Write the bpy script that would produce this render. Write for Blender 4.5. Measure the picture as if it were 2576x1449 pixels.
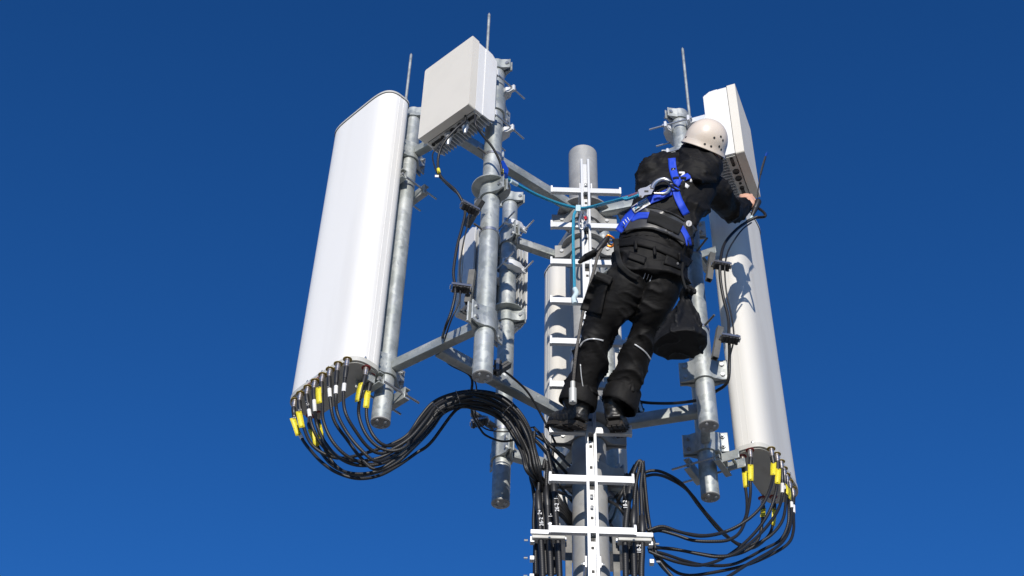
import bpy, bmesh, math, random
from math import sin, cos, pi, radians, sqrt, atan2, hypot
from mathutils import Vector as V, Matrix, noise
from mathutils.bvhtree import BVHTree
random.seed(7)
S = bpy.context.scene
for o in list(bpy.data.objects): bpy.data.objects.remove(o)

# ------------------------------------------------------------------ camera
FPX, CX, CY = 3420.0, 1288.0, 724.5          # focal length / centre in a 2576 px wide frame
_u = V((107.2, 3682.0, -FPX)).normalized()   # world up seen from the camera
_F = V((0, 0, -1)); _Y = (_F - _F.dot(_u)*_u).normalized(); _X = _Y.cross(_u)
RC = Matrix((_X, _Y, _u))                    # camera -> world
def at(px, py, Y=None, Z=None):
    d = RC @ V((px-CX, -(py-CY), -FPX))
    return d*(Y/d.y) if Y is not None else d*(Z/d.z)
cam_d = bpy.data.cameras.new('camera'); cam = bpy.data.objects.new('camera', cam_d)
S.collection.objects.link(cam); S.camera = cam
cam_d.sensor_width = 36; cam_d.lens = FPX/2576*36; cam_d.clip_end = 5000; cam_d.clip_start = 0.05
cam.matrix_world = RC.to_4x4()
# ------------------------------------------------------------------ light
SUN_AZ, SUN_EL = radians(-1), radians(16)    # azimuth to the right of straight behind the camera
sd = V((sin(SUN_AZ)*cos(SUN_EL), -cos(SUN_AZ)*cos(SUN_EL), sin(SUN_EL)))
sun_d = bpy.data.lights.new('sun', 'SUN'); sun = bpy.data.objects.new('sun', sun_d); S.collection.objects.link(sun)
sun_d.energy = 4.6; sun_d.angle = radians(0.5); sun_d.color = (1, .94, .85)
sun.rotation_mode = 'QUATERNION'; sun.rotation_quaternion = sd.to_track_quat('Z', 'Y')
W = bpy.data.worlds.new('World'); S.world = W; W.use_nodes = True
nt = W.node_tree; nt.nodes.clear()
sky = nt.nodes.new('ShaderNodeTexSky'); sky.sky_type = 'NISHITA'; sky.sun_disc = False
sky.sun_elevation = SUN_EL; sky.sun_rotation = atan2(sd.x, sd.y)
sky.altitude = 2500; sky.air_density = 1.0; sky.dust_density = 0.1; sky.ozone_density = 4.0
hs = nt.nodes.new('ShaderNodeHueSaturation'); hs.inputs['Saturation'].default_value = 1.15
bg = nt.nodes.new('ShaderNodeBackground'); bg.inputs[1].default_value = 0.1
wo = nt.nodes.new('ShaderNodeOutputWorld')
tint = nt.nodes.new('ShaderNodeMix'); tint.data_type = 'RGBA'; tint.blend_type = 'MULTIPLY'; tint.inputs[0].default_value = 1
tint.inputs[7].default_value = (.68, 1.09, 1.45, 1)      # deep clear autumn air
nt.links.new(sky.outputs[0], hs.inputs['Color']); nt.links.new(hs.outputs[0], tint.inputs[6]); nt.links.new(tint.outputs[2], bg.inputs[0]); nt.links.new(bg.outputs[0], wo.inputs[0])
S.view_settings.view_transform = 'Standard'; S.view_settings.look = 'None'
S.view_settings.exposure = 0.0; S.view_settings.gamma = 1.0

# ------------------------------------------------------------------ materials
M = {}
def mat(name, col, rough=.5, metal=0., bump=None, var=None, coat=0, spec=.5, sheen=0):
    m = bpy.data.materials.new(name); m.use_nodes = True; n = m.node_tree; N = n.nodes; L = n.links
    b = N['Principled BSDF']; b.inputs['Base Color'].default_value = (*col, 1)
    b.inputs['Roughness'].default_value = rough; b.inputs['Metallic'].default_value = metal
    b.inputs['Coat Weight'].default_value = coat; b.inputs['Specular IOR Level'].default_value = spec
    b.inputs['Sheen Weight'].default_value = sheen
    tc = N.new('ShaderNodeTexCoord')
    if var:   # (scale, colour2, lo, hi[, stretch z])
        tx = N.new('ShaderNodeTexNoise'); tx.inputs['Scale'].default_value = var[0]; tx.inputs['Detail'].default_value = 5
        mp = N.new('ShaderNodeMapping'); mp.inputs['Scale'].default_value = (1, 1, var[4] if len(var) > 4 else 1)
        r = N.new('ShaderNodeMapRange'); r.inputs[1].default_value = var[2]; r.inputs[2].default_value = var[3]
        mx = N.new('ShaderNodeMix'); mx.data_type = 'RGBA'
        mx.inputs[6].default_value = (*col, 1); mx.inputs[7].default_value = (*var[1], 1)
        L.new(tc.outputs['Object'], mp.inputs[0]); L.new(mp.outputs[0], tx.inputs[0]); L.new(tx.outputs[0], r.inputs[0])
        L.new(r.outputs[0], mx.inputs[0]); L.new(mx.outputs[2], b.inputs['Base Color'])
    if bump:  # (scale, strength, distance)
        tx = N.new('ShaderNodeTexNoise'); tx.inputs['Scale'].default_value = bump[0]; tx.inputs['Detail'].default_value = 4
        bp = N.new('ShaderNodeBump'); bp.inputs['Strength'].default_value = bump[1]; bp.inputs['Distance'].default_value = bump[2]
        L.new(tc.outputs['Object'], tx.inputs[0]); L.new(tx.outputs[0], bp.inputs['Height']); L.new(bp.outputs[0], b.inputs['Normal'])
    M[name] = m; return m
def galv(name, c1, c2, c3, rough=.42, metal=.55):
    m = mat(name, c1, rough, metal); n = m.node_tree; N = n.nodes; L = n.links; b = N['Principled BSDF']
    tc = N.new('ShaderNodeTexCoord')
    ns = N.new('ShaderNodeTexNoise'); ns.inputs['Scale'].default_value = 14; ns.inputs['Detail'].default_value = 6
    mixv = N.new('ShaderNodeMix'); mixv.data_type = 'VECTOR'; mixv.inputs[0].default_value = .12
    L.new(tc.outputs['Object'], ns.inputs[0]); L.new(tc.outputs['Object'], mixv.inputs[4]); L.new(ns.outputs['Color'], mixv.inputs[5])
    vo = N.new('ShaderNodeTexVoronoi'); vo.inputs['Scale'].default_value = 30; L.new(mixv.outputs[1], vo.inputs[0])
    sp = N.new('ShaderNodeSeparateColor'); L.new(vo.outputs['Color'], sp.inputs[0])
    big = N.new('ShaderNodeTexNoise'); big.inputs['Scale'].default_value = 5; big.inputs['Detail'].default_value = 8; L.new(tc.outputs['Object'], big.inputs[0])
    m1 = N.new('ShaderNodeMix'); m1.data_type = 'RGBA'; m1.inputs[6].default_value = (*c1, 1); m1.inputs[7].default_value = (*c2, 1)
    L.new(sp.outputs[0], m1.inputs[0])
    r = N.new('ShaderNodeMapRange'); r.inputs[1].default_value = .45; r.inputs[2].default_value = .68; L.new(big.outputs[0], r.inputs[0])
    m2 = N.new('ShaderNodeMix'); m2.data_type = 'RGBA'; m2.inputs[7].default_value = (*c3, 1)
    L.new(r.outputs[0], m2.inputs[0]); L.new(m1.outputs[2], m2.inputs[6]); L.new(m2.outputs[2], b.inputs['Base Color'])
    rr = N.new('ShaderNodeMapRange'); rr.inputs[3].default_value = rough-.08; rr.inputs[4].default_value = rough+.16
    L.new(sp.outputs[1], rr.inputs[0]); L.new(rr.outputs[0], b.inputs['Roughness'])
    bp = N.new('ShaderNodeBump'); bp.inputs['Strength'].default_value = .25; bp.inputs['Distance'].default_value = .002
    L.new(big.outputs[0], bp.inputs['Height']); L.new(bp.outputs[0], b.inputs['Normal'])
    return m
galv('galvanised', (.36, .385, .375), (.50, .52, .51), (.29, .315, .305), .42, .50)
galv('galvanised_dull', (.33, .332, .325), (.37, .37, .36), (.29, .29, .285), .55, .15)
mat('steel', (.55, .55, .56), .32, .9)
mat('bolt', (.42, .43, .44), .45, .7)
mat('nickel', (.70, .64, .58), .28, .9)
mat('aluminium', (.64, .65, .655), .38, .35, bump=(300, .05, .001))
mat('alu_cast', (.72, .73, .74), .45, .3)
mat('white_radome', (.79, .78, .755), .62, 0, var=(4, (.70, .685, .655), .5, .8, .10), bump=(2.2, .08, .01))
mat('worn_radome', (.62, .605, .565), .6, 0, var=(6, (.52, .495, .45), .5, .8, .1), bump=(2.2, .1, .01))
mat('cream_radome', (.70, .66, .58), .5, 0, var=(4, (.66, .62, .545), .45, .7))
mat('white_housing', (.74, .735, .72), .45, 0, var=(6, (.70, .69, .675), .5, .7))
mat('grey_plastic', (.50, .495, .46), .5, 0, var=(8, (.38, .36, .32), .52, .75))
mat('dark_gasket', (.05, .05, .05), .7)
mat('fin_grey', (.56, .57, .57), .5, .1)
mat('port_black', (.015, .015, .015), .4)
mat('black_rubber', (.018, .018, .019), .42, bump=(90, .2, .002))
mat('clamp_black', (.022, .022, .024), .4)
mat('tag_white', (.74, .73, .71), .55, var=(160, (.45, .45, .46), .6, .66))
mat('ring_yellow', (.30, .21, .03), .7); mat('ring_red', (.25, .02, .02), .7)
mat('ink_white', (.8, .8, .8), .6); mat('ink_black', (.02, .02, .02), .6); mat('ink_grey', (.45, .48, .55), .6)
mat('helmet_shell', (.71, .615, .52), .36, 0, var=(9, (.67, .57, .47), .5, .7), coat=.2)
mat('skin', (.62, .36, .25), .5, 0, var=(40, (.58, .30, .21), .45, .7), bump=(60, .2, .002))
mat('sole_rubber', (.02, .017, .015), .8, 0, var=(30, (.10, .07, .045), .55, .75))
mat('channel_grey', (.09, .09, .085), .55, .3, var=(20, (.14, .135, .125), .45, .7))
mat('label_white', (.72, .72, .72), .5)
mat('boot_leather', (.010, .010, .010), .42, 0, bump=(160, .25, .002), var=(25, (.03, .027, .024), .55, .75))
mat('belt_leather', (.045, .044, .044), .38, 0, bump=(120, .1, .001))
mat('bag_cloth', (.006, .006, .0065), .65, 0, bump=(14, .3, .01), spec=.25)
mat('velcro', (.007, .007, .007), .9, bump=(60, .6, .004))
mat('webbing', (.008, .055, .55), .65, 0, bump=(400, .3, .001))
mat('orange_anodised', (.75, .22, .02), .25, .7)
mat('blue_anodised', (.01, .07, .45), .25, .6)
mat('red_plastic', (.5, .01, .02), .4)
mat('rope_grey', (.06, .055, .05), .8, var=(260, (.13, .12, .11), .45, .55))
mat('weight_grey', (.50, .50, .47), .5, .2)
mat('label_blue', (.06, .34, .55), .5)
mat('reflective', (.62, .63, .64), .35, .3)
mat('clear_plastic', (.55, .68, .72), .2)
mat('purple_rope', (.13, .05, .09), .7, var=(300, (.3, .15, .2), .5, .6))
def fabric(name, col, stretch):
    m = mat(name, col, .66, 0, spec=.2); n = m.node_tree; N = n.nodes; L = n.links; b = N['Principled BSDF']
    tc = N.new('ShaderNodeTexCoord'); mp = N.new('ShaderNodeMapping'); mp.inputs['Scale'].default_value = stretch
    n1 = N.new('ShaderNodeTexNoise'); n1.inputs['Scale'].default_value = 9; n1.inputs['Detail'].default_value = 3; n1.inputs['Distortion'].default_value = .6
    n2 = N.new('ShaderNodeTexNoise'); n2.inputs['Scale'].default_value = 400
    b1 = N.new('ShaderNodeBump'); b1.inputs['Strength'].default_value = .5; b1.inputs['Distance'].default_value = .02
    b2 = N.new('ShaderNodeBump'); b2.inputs['Strength'].default_value = .15; b2.inputs['Distance'].default_value = .001
    L.new(tc.outputs['Object'], mp.inputs[0]); L.new(mp.outputs[0], n1.inputs[0]); L.new(n1.outputs[0], b1.inputs['Height'])
    L.new(tc.outputs['Object'], n2.inputs[0]); L.new(n2.outputs[0], b2.inputs['Height']); L.new(b1.outputs[0], b2.inputs['Normal'])
    L.new(b2.outputs[0], b.inputs['Normal']); return m
fabric('jacket_cloth', (.0065, .0060, .0060), (.6, 1, 1.6)); fabric('trouser_cloth', (.0060, .0056, .0056), (.7, 1, 1.5))
def uvmat(name, col, rough, kind, col2=None):
    m = mat(name, col, rough); n = m.node_tree; N = n.nodes; L = n.links; b = N['Principled BSDF']
    uv = N.new('ShaderNodeUVMap'); sp = N.new('ShaderNodeSeparateXYZ'); L.new(uv.outputs[0], sp.inputs[0])
    def math_(op, a, b_=None):
        q = N.new('ShaderNodeMath'); q.operation = op
        if isinstance(a, float): q.inputs[0].default_value = a
        else: L.new(a, q.inputs[0])
        if b_ is not None:
            if isinstance(b_, float): q.inputs[1].default_value = b_
            else: L.new(b_, q.inputs[1])
        return q.outputs[0]
    if kind == 'rib':
        h = math_('SINE', math_('MULTIPLY', sp.outputs[1], 2*pi/.0125))
        bp = N.new('ShaderNodeBump'); bp.inputs['Strength'].default_value = .12; bp.inputs['Distance'].default_value = .001
        L.new(h, bp.inputs['Height']); L.new(bp.outputs[0], b.inputs['Normal'])
    else:      # braided rope: helical flecks
        a = math_('SINE', math_('ADD', math_('MULTIPLY', sp.outputs[1], 2*pi/.02), math_('MULTIPLY', sp.outputs[0], 6*pi)))
        c = math_('SINE', math_('SUBTRACT', math_('MULTIPLY', sp.outputs[1], 2*pi/.02), math_('MULTIPLY', sp.outputs[0], 6*pi)))
        f = math_('GREATER_THAN', math_('MULTIPLY', a, c), .35)
        mx = N.new('ShaderNodeMix'); mx.data_type = 'RGBA'; mx.inputs[6].default_value = (*col, 1); mx.inputs[7].default_value = (*col2, 1)
        L.new(f, mx.inputs[0]); L.new(mx.outputs[2], b.inputs['Base Color'])
        bp = N.new('ShaderNodeBump'); bp.inputs['Strength'].default_value = .4; bp.inputs['Distance'].default_value = .002
        L.new(math_('MULTIPLY', a, c), bp.inputs['Height']); L.new(bp.outputs[0], b.inputs['Normal'])
    return m
uvmat('cable_black', (.011, .011, .012), .5, 'rib')
uvmat('cable_smooth', (.011, .011, .012), .48, 'rib')
uvmat('rope_blue', (.02, .33, .52), .65, 'braid', (.01, .03, .06))
def tagmat():
    m = mat('tag_yellow', (.78, .66, .03), .5); n = m.node_tree; N = n.nodes; L = n.links; b = N['Principled BSDF']
    uv = N.new('ShaderNodeUVMap'); br = N.new('ShaderNodeTexBrick')
    br.inputs['Scale'].default_value = 1; br.inputs['Brick Width'].default_value = .18; br.inputs['Row Height'].default_value = .07
    br.inputs['Mortar Size'].default_value = .024; br.inputs['Color1'].default_value = (.10, .08, .02, 1); br.inputs['Color2'].default_value = (.78, .66, .03, 1)
    br.inputs['Mortar'].default_value = (.78, .66, .03, 1); br.inputs['Bias'].default_value = .1
    L.new(uv.outputs[0], br.inputs[0]); L.new(br.outputs[0], b.inputs['Base Color'])
tagmat()
def groundmat():
    m = mat('gravel', (.46, .39, .31), .9, var=(3, (.32, .29, .20), .4, .65), bump=(30, .6, .05)); return m
groundmat()

# ------------------------------------------------------------------ mesh helpers
OFF = {}
class MB:
    def __init__(s): s.v = []; s.f = []; s.sm = []; s.uv = []
    def add(s, vs, fs, sm=False, uvs=None):
        k = len(s.v); s.v += [V(p) for p in vs]
        for i, f in enumerate(fs):
            s.f.append([k+j for j in f]); s.sm.append(sm if isinstance(sm, bool) else sm[i])
            s.uv.append(uvs[i] if uvs else [(0, 0)]*len(f))
        return s
    def box(s, c, ax, ay, az):       # centre, three half-axis vectors
        c, ax, ay, az = V(c), V(ax), V(ay), V(az)
        vs = [c+ax*i+ay*j+az*k for i in (-1, 1) for j in (-1, 1) for k in (-1, 1)]
        fs = [(0, 1, 3, 2), (4, 6, 7, 5), (0, 4, 5, 1), (2, 3, 7, 6), (0, 2, 6, 4), (1, 5, 7, 3)]
        if ax.cross(ay).dot(az) < 0: fs = [f[::-1] for f in fs]
        return s.add(vs, fs)
    def rbox(s, c, ax, ay, az, r, n=3):   # prism along az with rounded corners in the ax/ay plane
        ax, ay = V(ax), V(ay); la, lb = ax.length, ay.length
        if isinstance(r, (int, float)): r = [r]*4
        pts = []
        for (sx, sy, a0), rr in zip(((1, 1, 0), (-1, 1, pi/2), (-1, -1, pi), (1, -1, 1.5*pi)), r):
            for k in range(n+1):
                a = a0+pi/2*k/n; pts.append((sx*(la-rr)+rr*cos(a), sy*(lb-rr)+rr*sin(a)))
        return s.prism(c, ax.normalized(), ay.normalized(), az, pts, smooth=True)
    def prism(s, c, ex, ey, az, pts, smooth=False):   # 2-D outline extruded +-az
        c, ex, ey, az = V(c), V(ex), V(ey), V(az); n = len(pts)
        lo = [c+ex*x+ey*y-az for x, y in pts]; hi = [p+2*az for p in lo]
        area = sum(pts[i][0]*pts[(i+1) % n][1]-pts[(i+1) % n][0]*pts[i][1] for i in range(n))
        flip = (ex.cross(ey).dot(az) < 0) != (area < 0)
        side = [(i, (i+1) % n, n+(i+1) % n, n+i) for i in range(n)]
        if flip: side = [f[::-1] for f in side]
        s.add(lo+hi, side, smooth)
        cap1 = list(range(n))[::-1]; cap2 = list(range(n))
        if flip: cap1, cap2 = cap1[::-1], cap2[::-1]
        s.add(lo, [cap1]); s.add(hi, [cap2]); return s
    def cyl(s, a, b, r, r2=None, n=16, caps=True):
        a, b = V(a), V(b); r2 = r if r2 is None else r2; d = (b-a).normalized(); L = (b-a).length
        x = d.orthogonal().normalized(); y = d.cross(x); vs = []
        for p, rr in ((a, r), (b, r2)):
            vs += [p+(x*cos(2*pi*i/n)+y*sin(2*pi*i/n))*rr for i in range(n)]
        fs = [(i, (i+1) % n, n+(i+1) % n, n+i) for i in range(n)]
        s.add(vs, fs, True, [[(i/n, 0), ((i+1)/n, 0), ((i+1)/n, L), (i/n, L)] for i in range(n)])
        if caps:
            s.add(vs[:n], [list(range(n))[::-1]]); s.add(vs[n:], [list(range(n))])
        return s
    def tube(s, pts, r, n=10, caps=True):
        pts = [V(p) for p in pts]; m = len(pts); R = r if isinstance(r, (list, tuple)) else [r]*m
        t = [(pts[min(i+1, m-1)]-pts[max(i-1, 0)]).normalized() for i in range(m)]
        x = t[0].orthogonal().normalized(); vs = []; L = 0; Ls = []
        for i in range(m):
            if i: L += (pts[i]-pts[i-1]).length; x = (x-t[i]*x.dot(t[i])).normalized()
            Ls.append(L); y = t[i].cross(x)
            vs += [pts[i]+(x*cos(2*pi*k/n)+y*sin(2*pi*k/n))*R[i] for k in range(n)]
        fs = []; uv = []
        for i in range(m-1):
            for k in range(n):
                k2 = (k+1) % n; fs.append((i*n+k, i*n+k2, (i+1)*n+k2, (i+1)*n+k))
                uv.append([(k/n, Ls[i]), ((k+1)/n, Ls[i]), ((k+1)/n, Ls[i+1]), (k/n, Ls[i+1])])
        s.add(vs, fs, True, uv)
        if caps: s.add(vs[:n], [list(range(n))[::-1]]); s.add(vs[-n:], [list(range(n))])
        return s
    def lathe(s, c, ax, prof, n=24, ref=None):   # prof: list of (r, h) along ax
        c = V(c); ax = V(ax).normalized(); x = (V(ref) if ref else ax.orthogonal()).normalized(); y = ax.cross(x); vs = []
        for r, h in prof: vs += [c+ax*h+(x*cos(2*pi*i/n)+y*sin(2*pi*i/n))*r for i in range(n)]
        fs = [(j*n+i, j*n+(i+1) % n, (j+1)*n+(i+1) % n, (j+1)*n+i) for j in range(len(prof)-1) for i in range(n)]
        s.add(vs, fs, True)
        if prof[0][0] > 1e-5: s.add(vs[:n], [list(range(n))[::-1]])
        if prof[-1][0] > 1e-5: s.add(vs[-n:], [list(range(n))])
        return s
    def ell(s, c, a, b, d, n=16, m=10):      # ellipsoid with half-axis vectors
        c, a, b, d = V(c), V(a), V(b), V(d); vs = []
        if a.cross(b).dot(d) < 0: d = -d
        for j in range(m+1):
            t = pi*j/m-pi/2
            for i in range(n): vs.append(c+a*cos(t)*cos(2*pi*i/n)+b*cos(t)*sin(2*pi*i/n)+d*sin(t))
        fs = [(j*n+i, j*n+(i+1) % n, (j+1)*n+(i+1) % n, (j+1)*n+i) for j in range(m) for i in range(n)]
        return s.add(vs, fs, True)
    def caps(s, a, b, ra, rb, n=14):         # tapered capsule
        a, b = V(a), V(b); d = (b-a).normalized(); L = (b-a).length; pr = []
        for k in range(5): t = pi/2*k/4; pr.append((ra*sin(t), -ra*cos(t)))
        for k in range(5): t = pi/2*k/4; pr.append((rb*cos(t), L+rb*sin(t)))
        pr[0] = (1e-4, pr[0][1]); pr[-1] = (1e-4, pr[-1][1])
        return s.lathe(a, d, pr, n)
    def chain(s, pts, rs):
        for i in range(len(pts)-1): s.caps(pts[i], pts[i+1], rs[i], rs[i+1])
        return s
    def loft(s, secs, n=24):                 # secs: (centre, half-axis a, half-axis b)
        vs = []
        for c, a, b in secs:
            vs += [V(c)+V(a)*cos(2*pi*i/n)+V(b)*sin(2*pi*i/n) for i in range(n)]
        fs = [(j*n+i, j*n+(i+1) % n, (j+1)*n+(i+1) % n, (j+1)*n+i) for j in range(len(secs)-1) for i in range(n)]
        s.add(vs, fs, True); s.add(vs[:n], [list(range(n))[::-1]], True); s.add(vs[-n:], [list(range(n))], True); return s
    def hexbolt(s, c, d, r=.012, h=.009, shank=0.012):
        c, d = V(c), V(d).normalized(); s.cyl(c, c+d*h, r, n=6)
        if shank: s.cyl(c+d*h, c+d*(h+shank), r*.55, n=8)
        return s
    def build(s, name, m, parent=None, bevel=0, solid=0):
        me = bpy.data.meshes.new(name); off = OFF[parent.name] if parent else V((0, 0, 0))
        me.from_pydata([p-off for p in s.v], [], s.f)
        for p, k in zip(me.polygons, s.sm): p.use_smooth = k
        ul = me.uv_layers.new(name='UVMap'); i = 0
        for u in s.uv:
            for q in u: ul.data[i].uv = q; i += 1
        me.set_sharp_from_angle(angle=radians(38))
        me.materials.append(M[m]); o = bpy.data.objects.new(name, me); S.collection.objects.link(o)
        if parent: o.parent = parent
        OFF[o.name] = off
        if bevel:
            md = o.modifiers.new('bevel', 'BEVEL'); md.width = bevel; md.segments = 2; md.limit_method = 'ANGLE'; md.angle_limit = radians(40)
        return o
def tag(o, label=None, cat=None, group=None, kind=None):
    for k, v in (('label', label), ('category', cat), ('group', group), ('kind', kind)):
        if v: o[k] = v
    return o
def thing(name, label, cat, loc, group=None):
    o = bpy.data.objects.new(name, None); o.empty_display_size = .05; S.collection.objects.link(o); o.location = loc
    OFF[o.name] = V(loc); return tag(o, label, cat, group)
def catmull(P, step=.02):
    P = [V(p) for p in P]; Q = [P[0]*2-P[1]]+P+[P[-1]*2-P[-2]]; out = []
    for i in range(1, len(Q)-2):
        a, b, c, d = Q[i-1:i+3]; n = max(2, int((c-b).length/step))
        for k in range(n):
            t = k/n; out.append(.5*((2*b)+(c-a)*t+(2*a-5*b+4*c-d)*t*t+(-a+3*b-3*c+d)*t**3))
    out.append(P[-1]); return out
def text(txt, size, m, mtx, parent, name='lettering', depth=.0004):
    cu = bpy.data.curves.new('t', 'FONT'); cu.body = txt; cu.size = size; cu.extrude = depth; cu.align_x = 'CENTER'; cu.align_y = 'CENTER'
    t = bpy.data.objects.new('t', cu); S.collection.objects.link(t); bpy.context.view_layer.update()
    me = bpy.data.meshes.new_from_object(t.evaluated_get(bpy.context.evaluated_depsgraph_get()))
    bpy.data.objects.remove(t); me.transform(mtx); me.transform(Matrix.Translation(-OFF[parent.name]))
    me.materials.clear(); me.materials.append(M[m]); o = bpy.data.objects.new(name, me); S.collection.objects.link(o)
    o.parent = parent; OFF[o.name] = OFF[parent.name]; return o
def frame(o, x, z):   # matrix with x axis, z normal
    x = V(x).normalized(); z = V(z); z = (z-x*z.dot(x)).normalized(); y = z.cross(x)
    m = Matrix((x, y, z)).transposed().to_4x4(); m.translation = V(o); return m
UP = V((0, 0, 1))
VIEW = lambda p: -V(p).normalized()      # towards the viewer's side

# ------------------------------------------------------------------ setting
g = MB(); n = 40; R_ = 1500
g.add([(-R_, -R_, -1.6), (R_, -R_, -1.6), (R_, R_, -1.6), (-R_, R_, -1.6)], [(0, 1, 2, 3)])
tag(g.build('ground', 'gravel'), 'unseen brown gravel and grass far below the mast, added for bounce light', kind='structure')  # out-of-view ground sheet, added to bounce warm light onto the undersides

# poles in plan
MX, MY = .438, 5.93; MR = .093
POLE = {'left': (-.641, 5.48), 'front': (-.130, 5.09), 'back': (-.028, 6.17), 'right': (1.003, 5.43), 'far': (1.090, 6.05), 'hidden': (.60, 6.45)}
ZT, ZB, ZU, ZL, PR = 6.55, 4.14, 6.15, 4.48, .050
m_ = thing('mast', 'tall dull grey steel mast rising in the middle behind the ladder', 'mast', (MX, MY, -1.6))
MB().cyl((MX, MY, -1.6), (MX, MY, 6.71), MR, n=40).build('tube', 'galvanised_dull', m_)
MB().cyl((MX, MY, -1.6), (MX, MY, -1.55), MR*2.2, n=40).build('base_flange', 'galvanised_dull', m_, bevel=.003)

def halfclamp(mb, c, b, e, r, L, h, th=.010, g=.009, side=1, ears=(1, 1)):
    """half shell round a pole on the side*b side with flat ears along e"""
    b = V(b)*side; e = V(e); ri = r+.001; pts = []
    a0 = math.asin(min(.95, (g+th*1.2)/(ri+th)))
    def arc(rr, s0, s1, n=12): return [(rr*cos(s0+(s1-s0)*k/n), rr*sin(s0+(s1-s0)*k/n)) for k in range(n+1)]
    # coordinates (e, b)
    outer = []; inner = []
    a1 = a0+.32
    if ears[0]: outer += [(L, g), (L, g+th), (ri+th+.030, g+th), (ri+th+.012, g+th+.008)]; 
    outer += arc(ri+th, a1, pi-a1)
    if ears[1]: outer += [(-(ri+th+.012), g+th+.008), (-(ri+th+.030), g+th), (-L, g+th), (-L, g)]
    if ears[1]: inner += [(-(ri+.016), g)]
    inner += arc(ri, pi-.12, .12)
    if ears[0]: inner += [(ri+.016, g)]
    pts = outer+inner
    mb.prism(c, e, b, UP*h/2, pts, True)
def clampset(parent, c, b, r=PR, L=.125, h=.125, ears=(1, 1), rows=(-.033, .033), name='pipe_clamp', m='galvanised', th=.010):
    c = V(c); b = V(b).normalized(); e = b.cross(UP).normalized()
    mb = MB(); halfclamp(mb, c, b, e, r, L, h, side=-1, ears=ears, th=th); halfclamp(mb, c, b, e, r, L, h, side=1, ears=ears, th=th)
    o = mb.build(name, m, parent, bevel=.003)
    for s, k in ((1, ears[0]), (-1, ears[1])):
        if not k: continue
        for z in rows:
            q = c+e*s*(r+.045 if L > .1 else r+.03)+UP*z; w = MB()
            w.hexbolt(q-b*.019, -b, .0125, .009, 0); w.hexbolt(q+b*.019, b, .0125, .011, .012); w.cyl(q-b*.02, q+b*.02, .006, n=8)
            w.build('bolt', 'bolt', o)
    return o
DS = {}
def sqtube(a, b, w=.03, h=.03):
    a, b = V(a), V(b); d = (b-a).normalized(); y = d.cross(UP).normalized(); z = y.cross(d)
    return MB().rbox((a+b)/2, y*w, z*h, d*(b-a).length/2, .008, 2)
sectors = [('left', 'front', 'left sector, facing the viewer'), ('back', 'hidden', 'rear sector, behind the mast'), ('right', 'far', 'right sector')]
for lev, z in (('upper', ZU), ('lower', ZL)):
    for i, (a, b, nm) in enumerate(sectors):
        pa, pb = V((*POLE[a], z)), V((*POLE[b], z)); d = (pb-pa).normalized(); mid = (pa+pb)/2; mc = V((MX, MY, z))
        lab = {('upper', 0): 'galvanised bracket arm and crossbar just under the box radio, upper left', ('lower', 0): 'galvanised bracket arm and crossbar above the big looping cable bundle',
               ('upper', 1): 'galvanised bracket arm behind the upper part of the mast, joined to the rear pole', ('lower', 1): 'galvanised bracket arm behind the cable bundle, low on the rear pole',
               ('upper', 2): 'galvanised bracket arm behind the worker\'s back on the right', ('lower', 2): 'galvanised bracket arm beside the worker\'s right boot'}[(lev, i)]
        t = thing('bracket_arm', lab, 'bracket', mid, 'bracket arms between mast and poles')
        sqtube(pa+d*(PR+.012), pb-d*(PR+.012), .026, .030).build('crossbar', 'galvanised', t)
        ad = (mc-mid).normalized(); off = MR+.012
        zz = UP*(0 if i != 1 else -.004)
        sqtube(mid+ad*.028+zz, mc-ad*off+zz, .029, .034).build('arm', 'galvanised', t)
        clampset(t, pa, d); clampset(t, pb, -d)
        # mast flange sector: clamp ring with ears
        dz = {0: .0, 1: -.30, 2: -.0}[i] if lev == 'upper' else {0: 0, 1: -.16, 2: .0}[i]
    # ring flange and mast collar (one thing per level)
    t = thing('mast_collar', 'wide steel ring collar and bolted clamp around the %s part of the mast' % ('upper' if lev == 'upper' else 'lower'), 'collar', (MX, MY, z), 'collars on the mast')
    MB().lathe((MX, MY, z-.012), UP, [(MR+.004, 0), (MR+.075, 0), (MR+.075, .010), (MR+.004, .010)], 40).build('ring_flange', 'galvanised_dull', t, bevel=.002)
    clampset(t, (MX, MY, z-.07), (0, 1, 0), MR+.002, MR+.11, .09, rows=(0,), m='galvanised_dull')
    clampset(t, (MX, MY, z-.33), (.1, 1, 0), MR+.002, MR+.09, .10, rows=(0,), m='galvanised_dull')
    if lev == 'upper':
        MB().lathe((MX, MY, z-.30), UP, [(MR+.004, 0), (MR+.05, 0), (MR+.05, .010), (MR+.004, .010)], 40).build('ring_flange', 'galvanised_dull', t, bevel=.002)

def pole(key, label, ztop=ZT, zbot=ZB, r=PR):
    x, y = POLE[key]; t = thing('antenna_pole', label, 'pole', (x, y, zbot), 'galvanised antenna poles')
    MB().cyl((x, y, zbot+.003), (x, y, ztop), r, n=36).build('tube', 'galvanised', t)
    ca = MB().lathe((x, y, zbot-.006), UP, [(r-.004, 0), (r+.001, .003), (r+.001, .009), (r-.004, .009)], 36).build('end_cap', 'galvanised_dull', t)
    for k in range(4):
        a = pi/4+.3+k*pi/2; q = V((x+cos(a)*r*.58, y+sin(a)*r*.58, zbot-.006))
        MB().lathe(q, -UP, [(.010, 0), (.010, .004), (.005, .009), (.0001, .010)], 12).build('bolt', 'bolt', ca)
    return t
pole('left', 'galvanised pole directly behind the big left panel antenna')
pole('front', 'galvanised pole nearest the viewer, carrying the box radio at top left')
pole('back', 'galvanised pole in the left background, ending lowest of all')
pole('right', 'galvanised pole beside the worker with a round capped end above another')
pole('far', 'galvanised pole half hidden behind the pole beside the worker')
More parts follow.
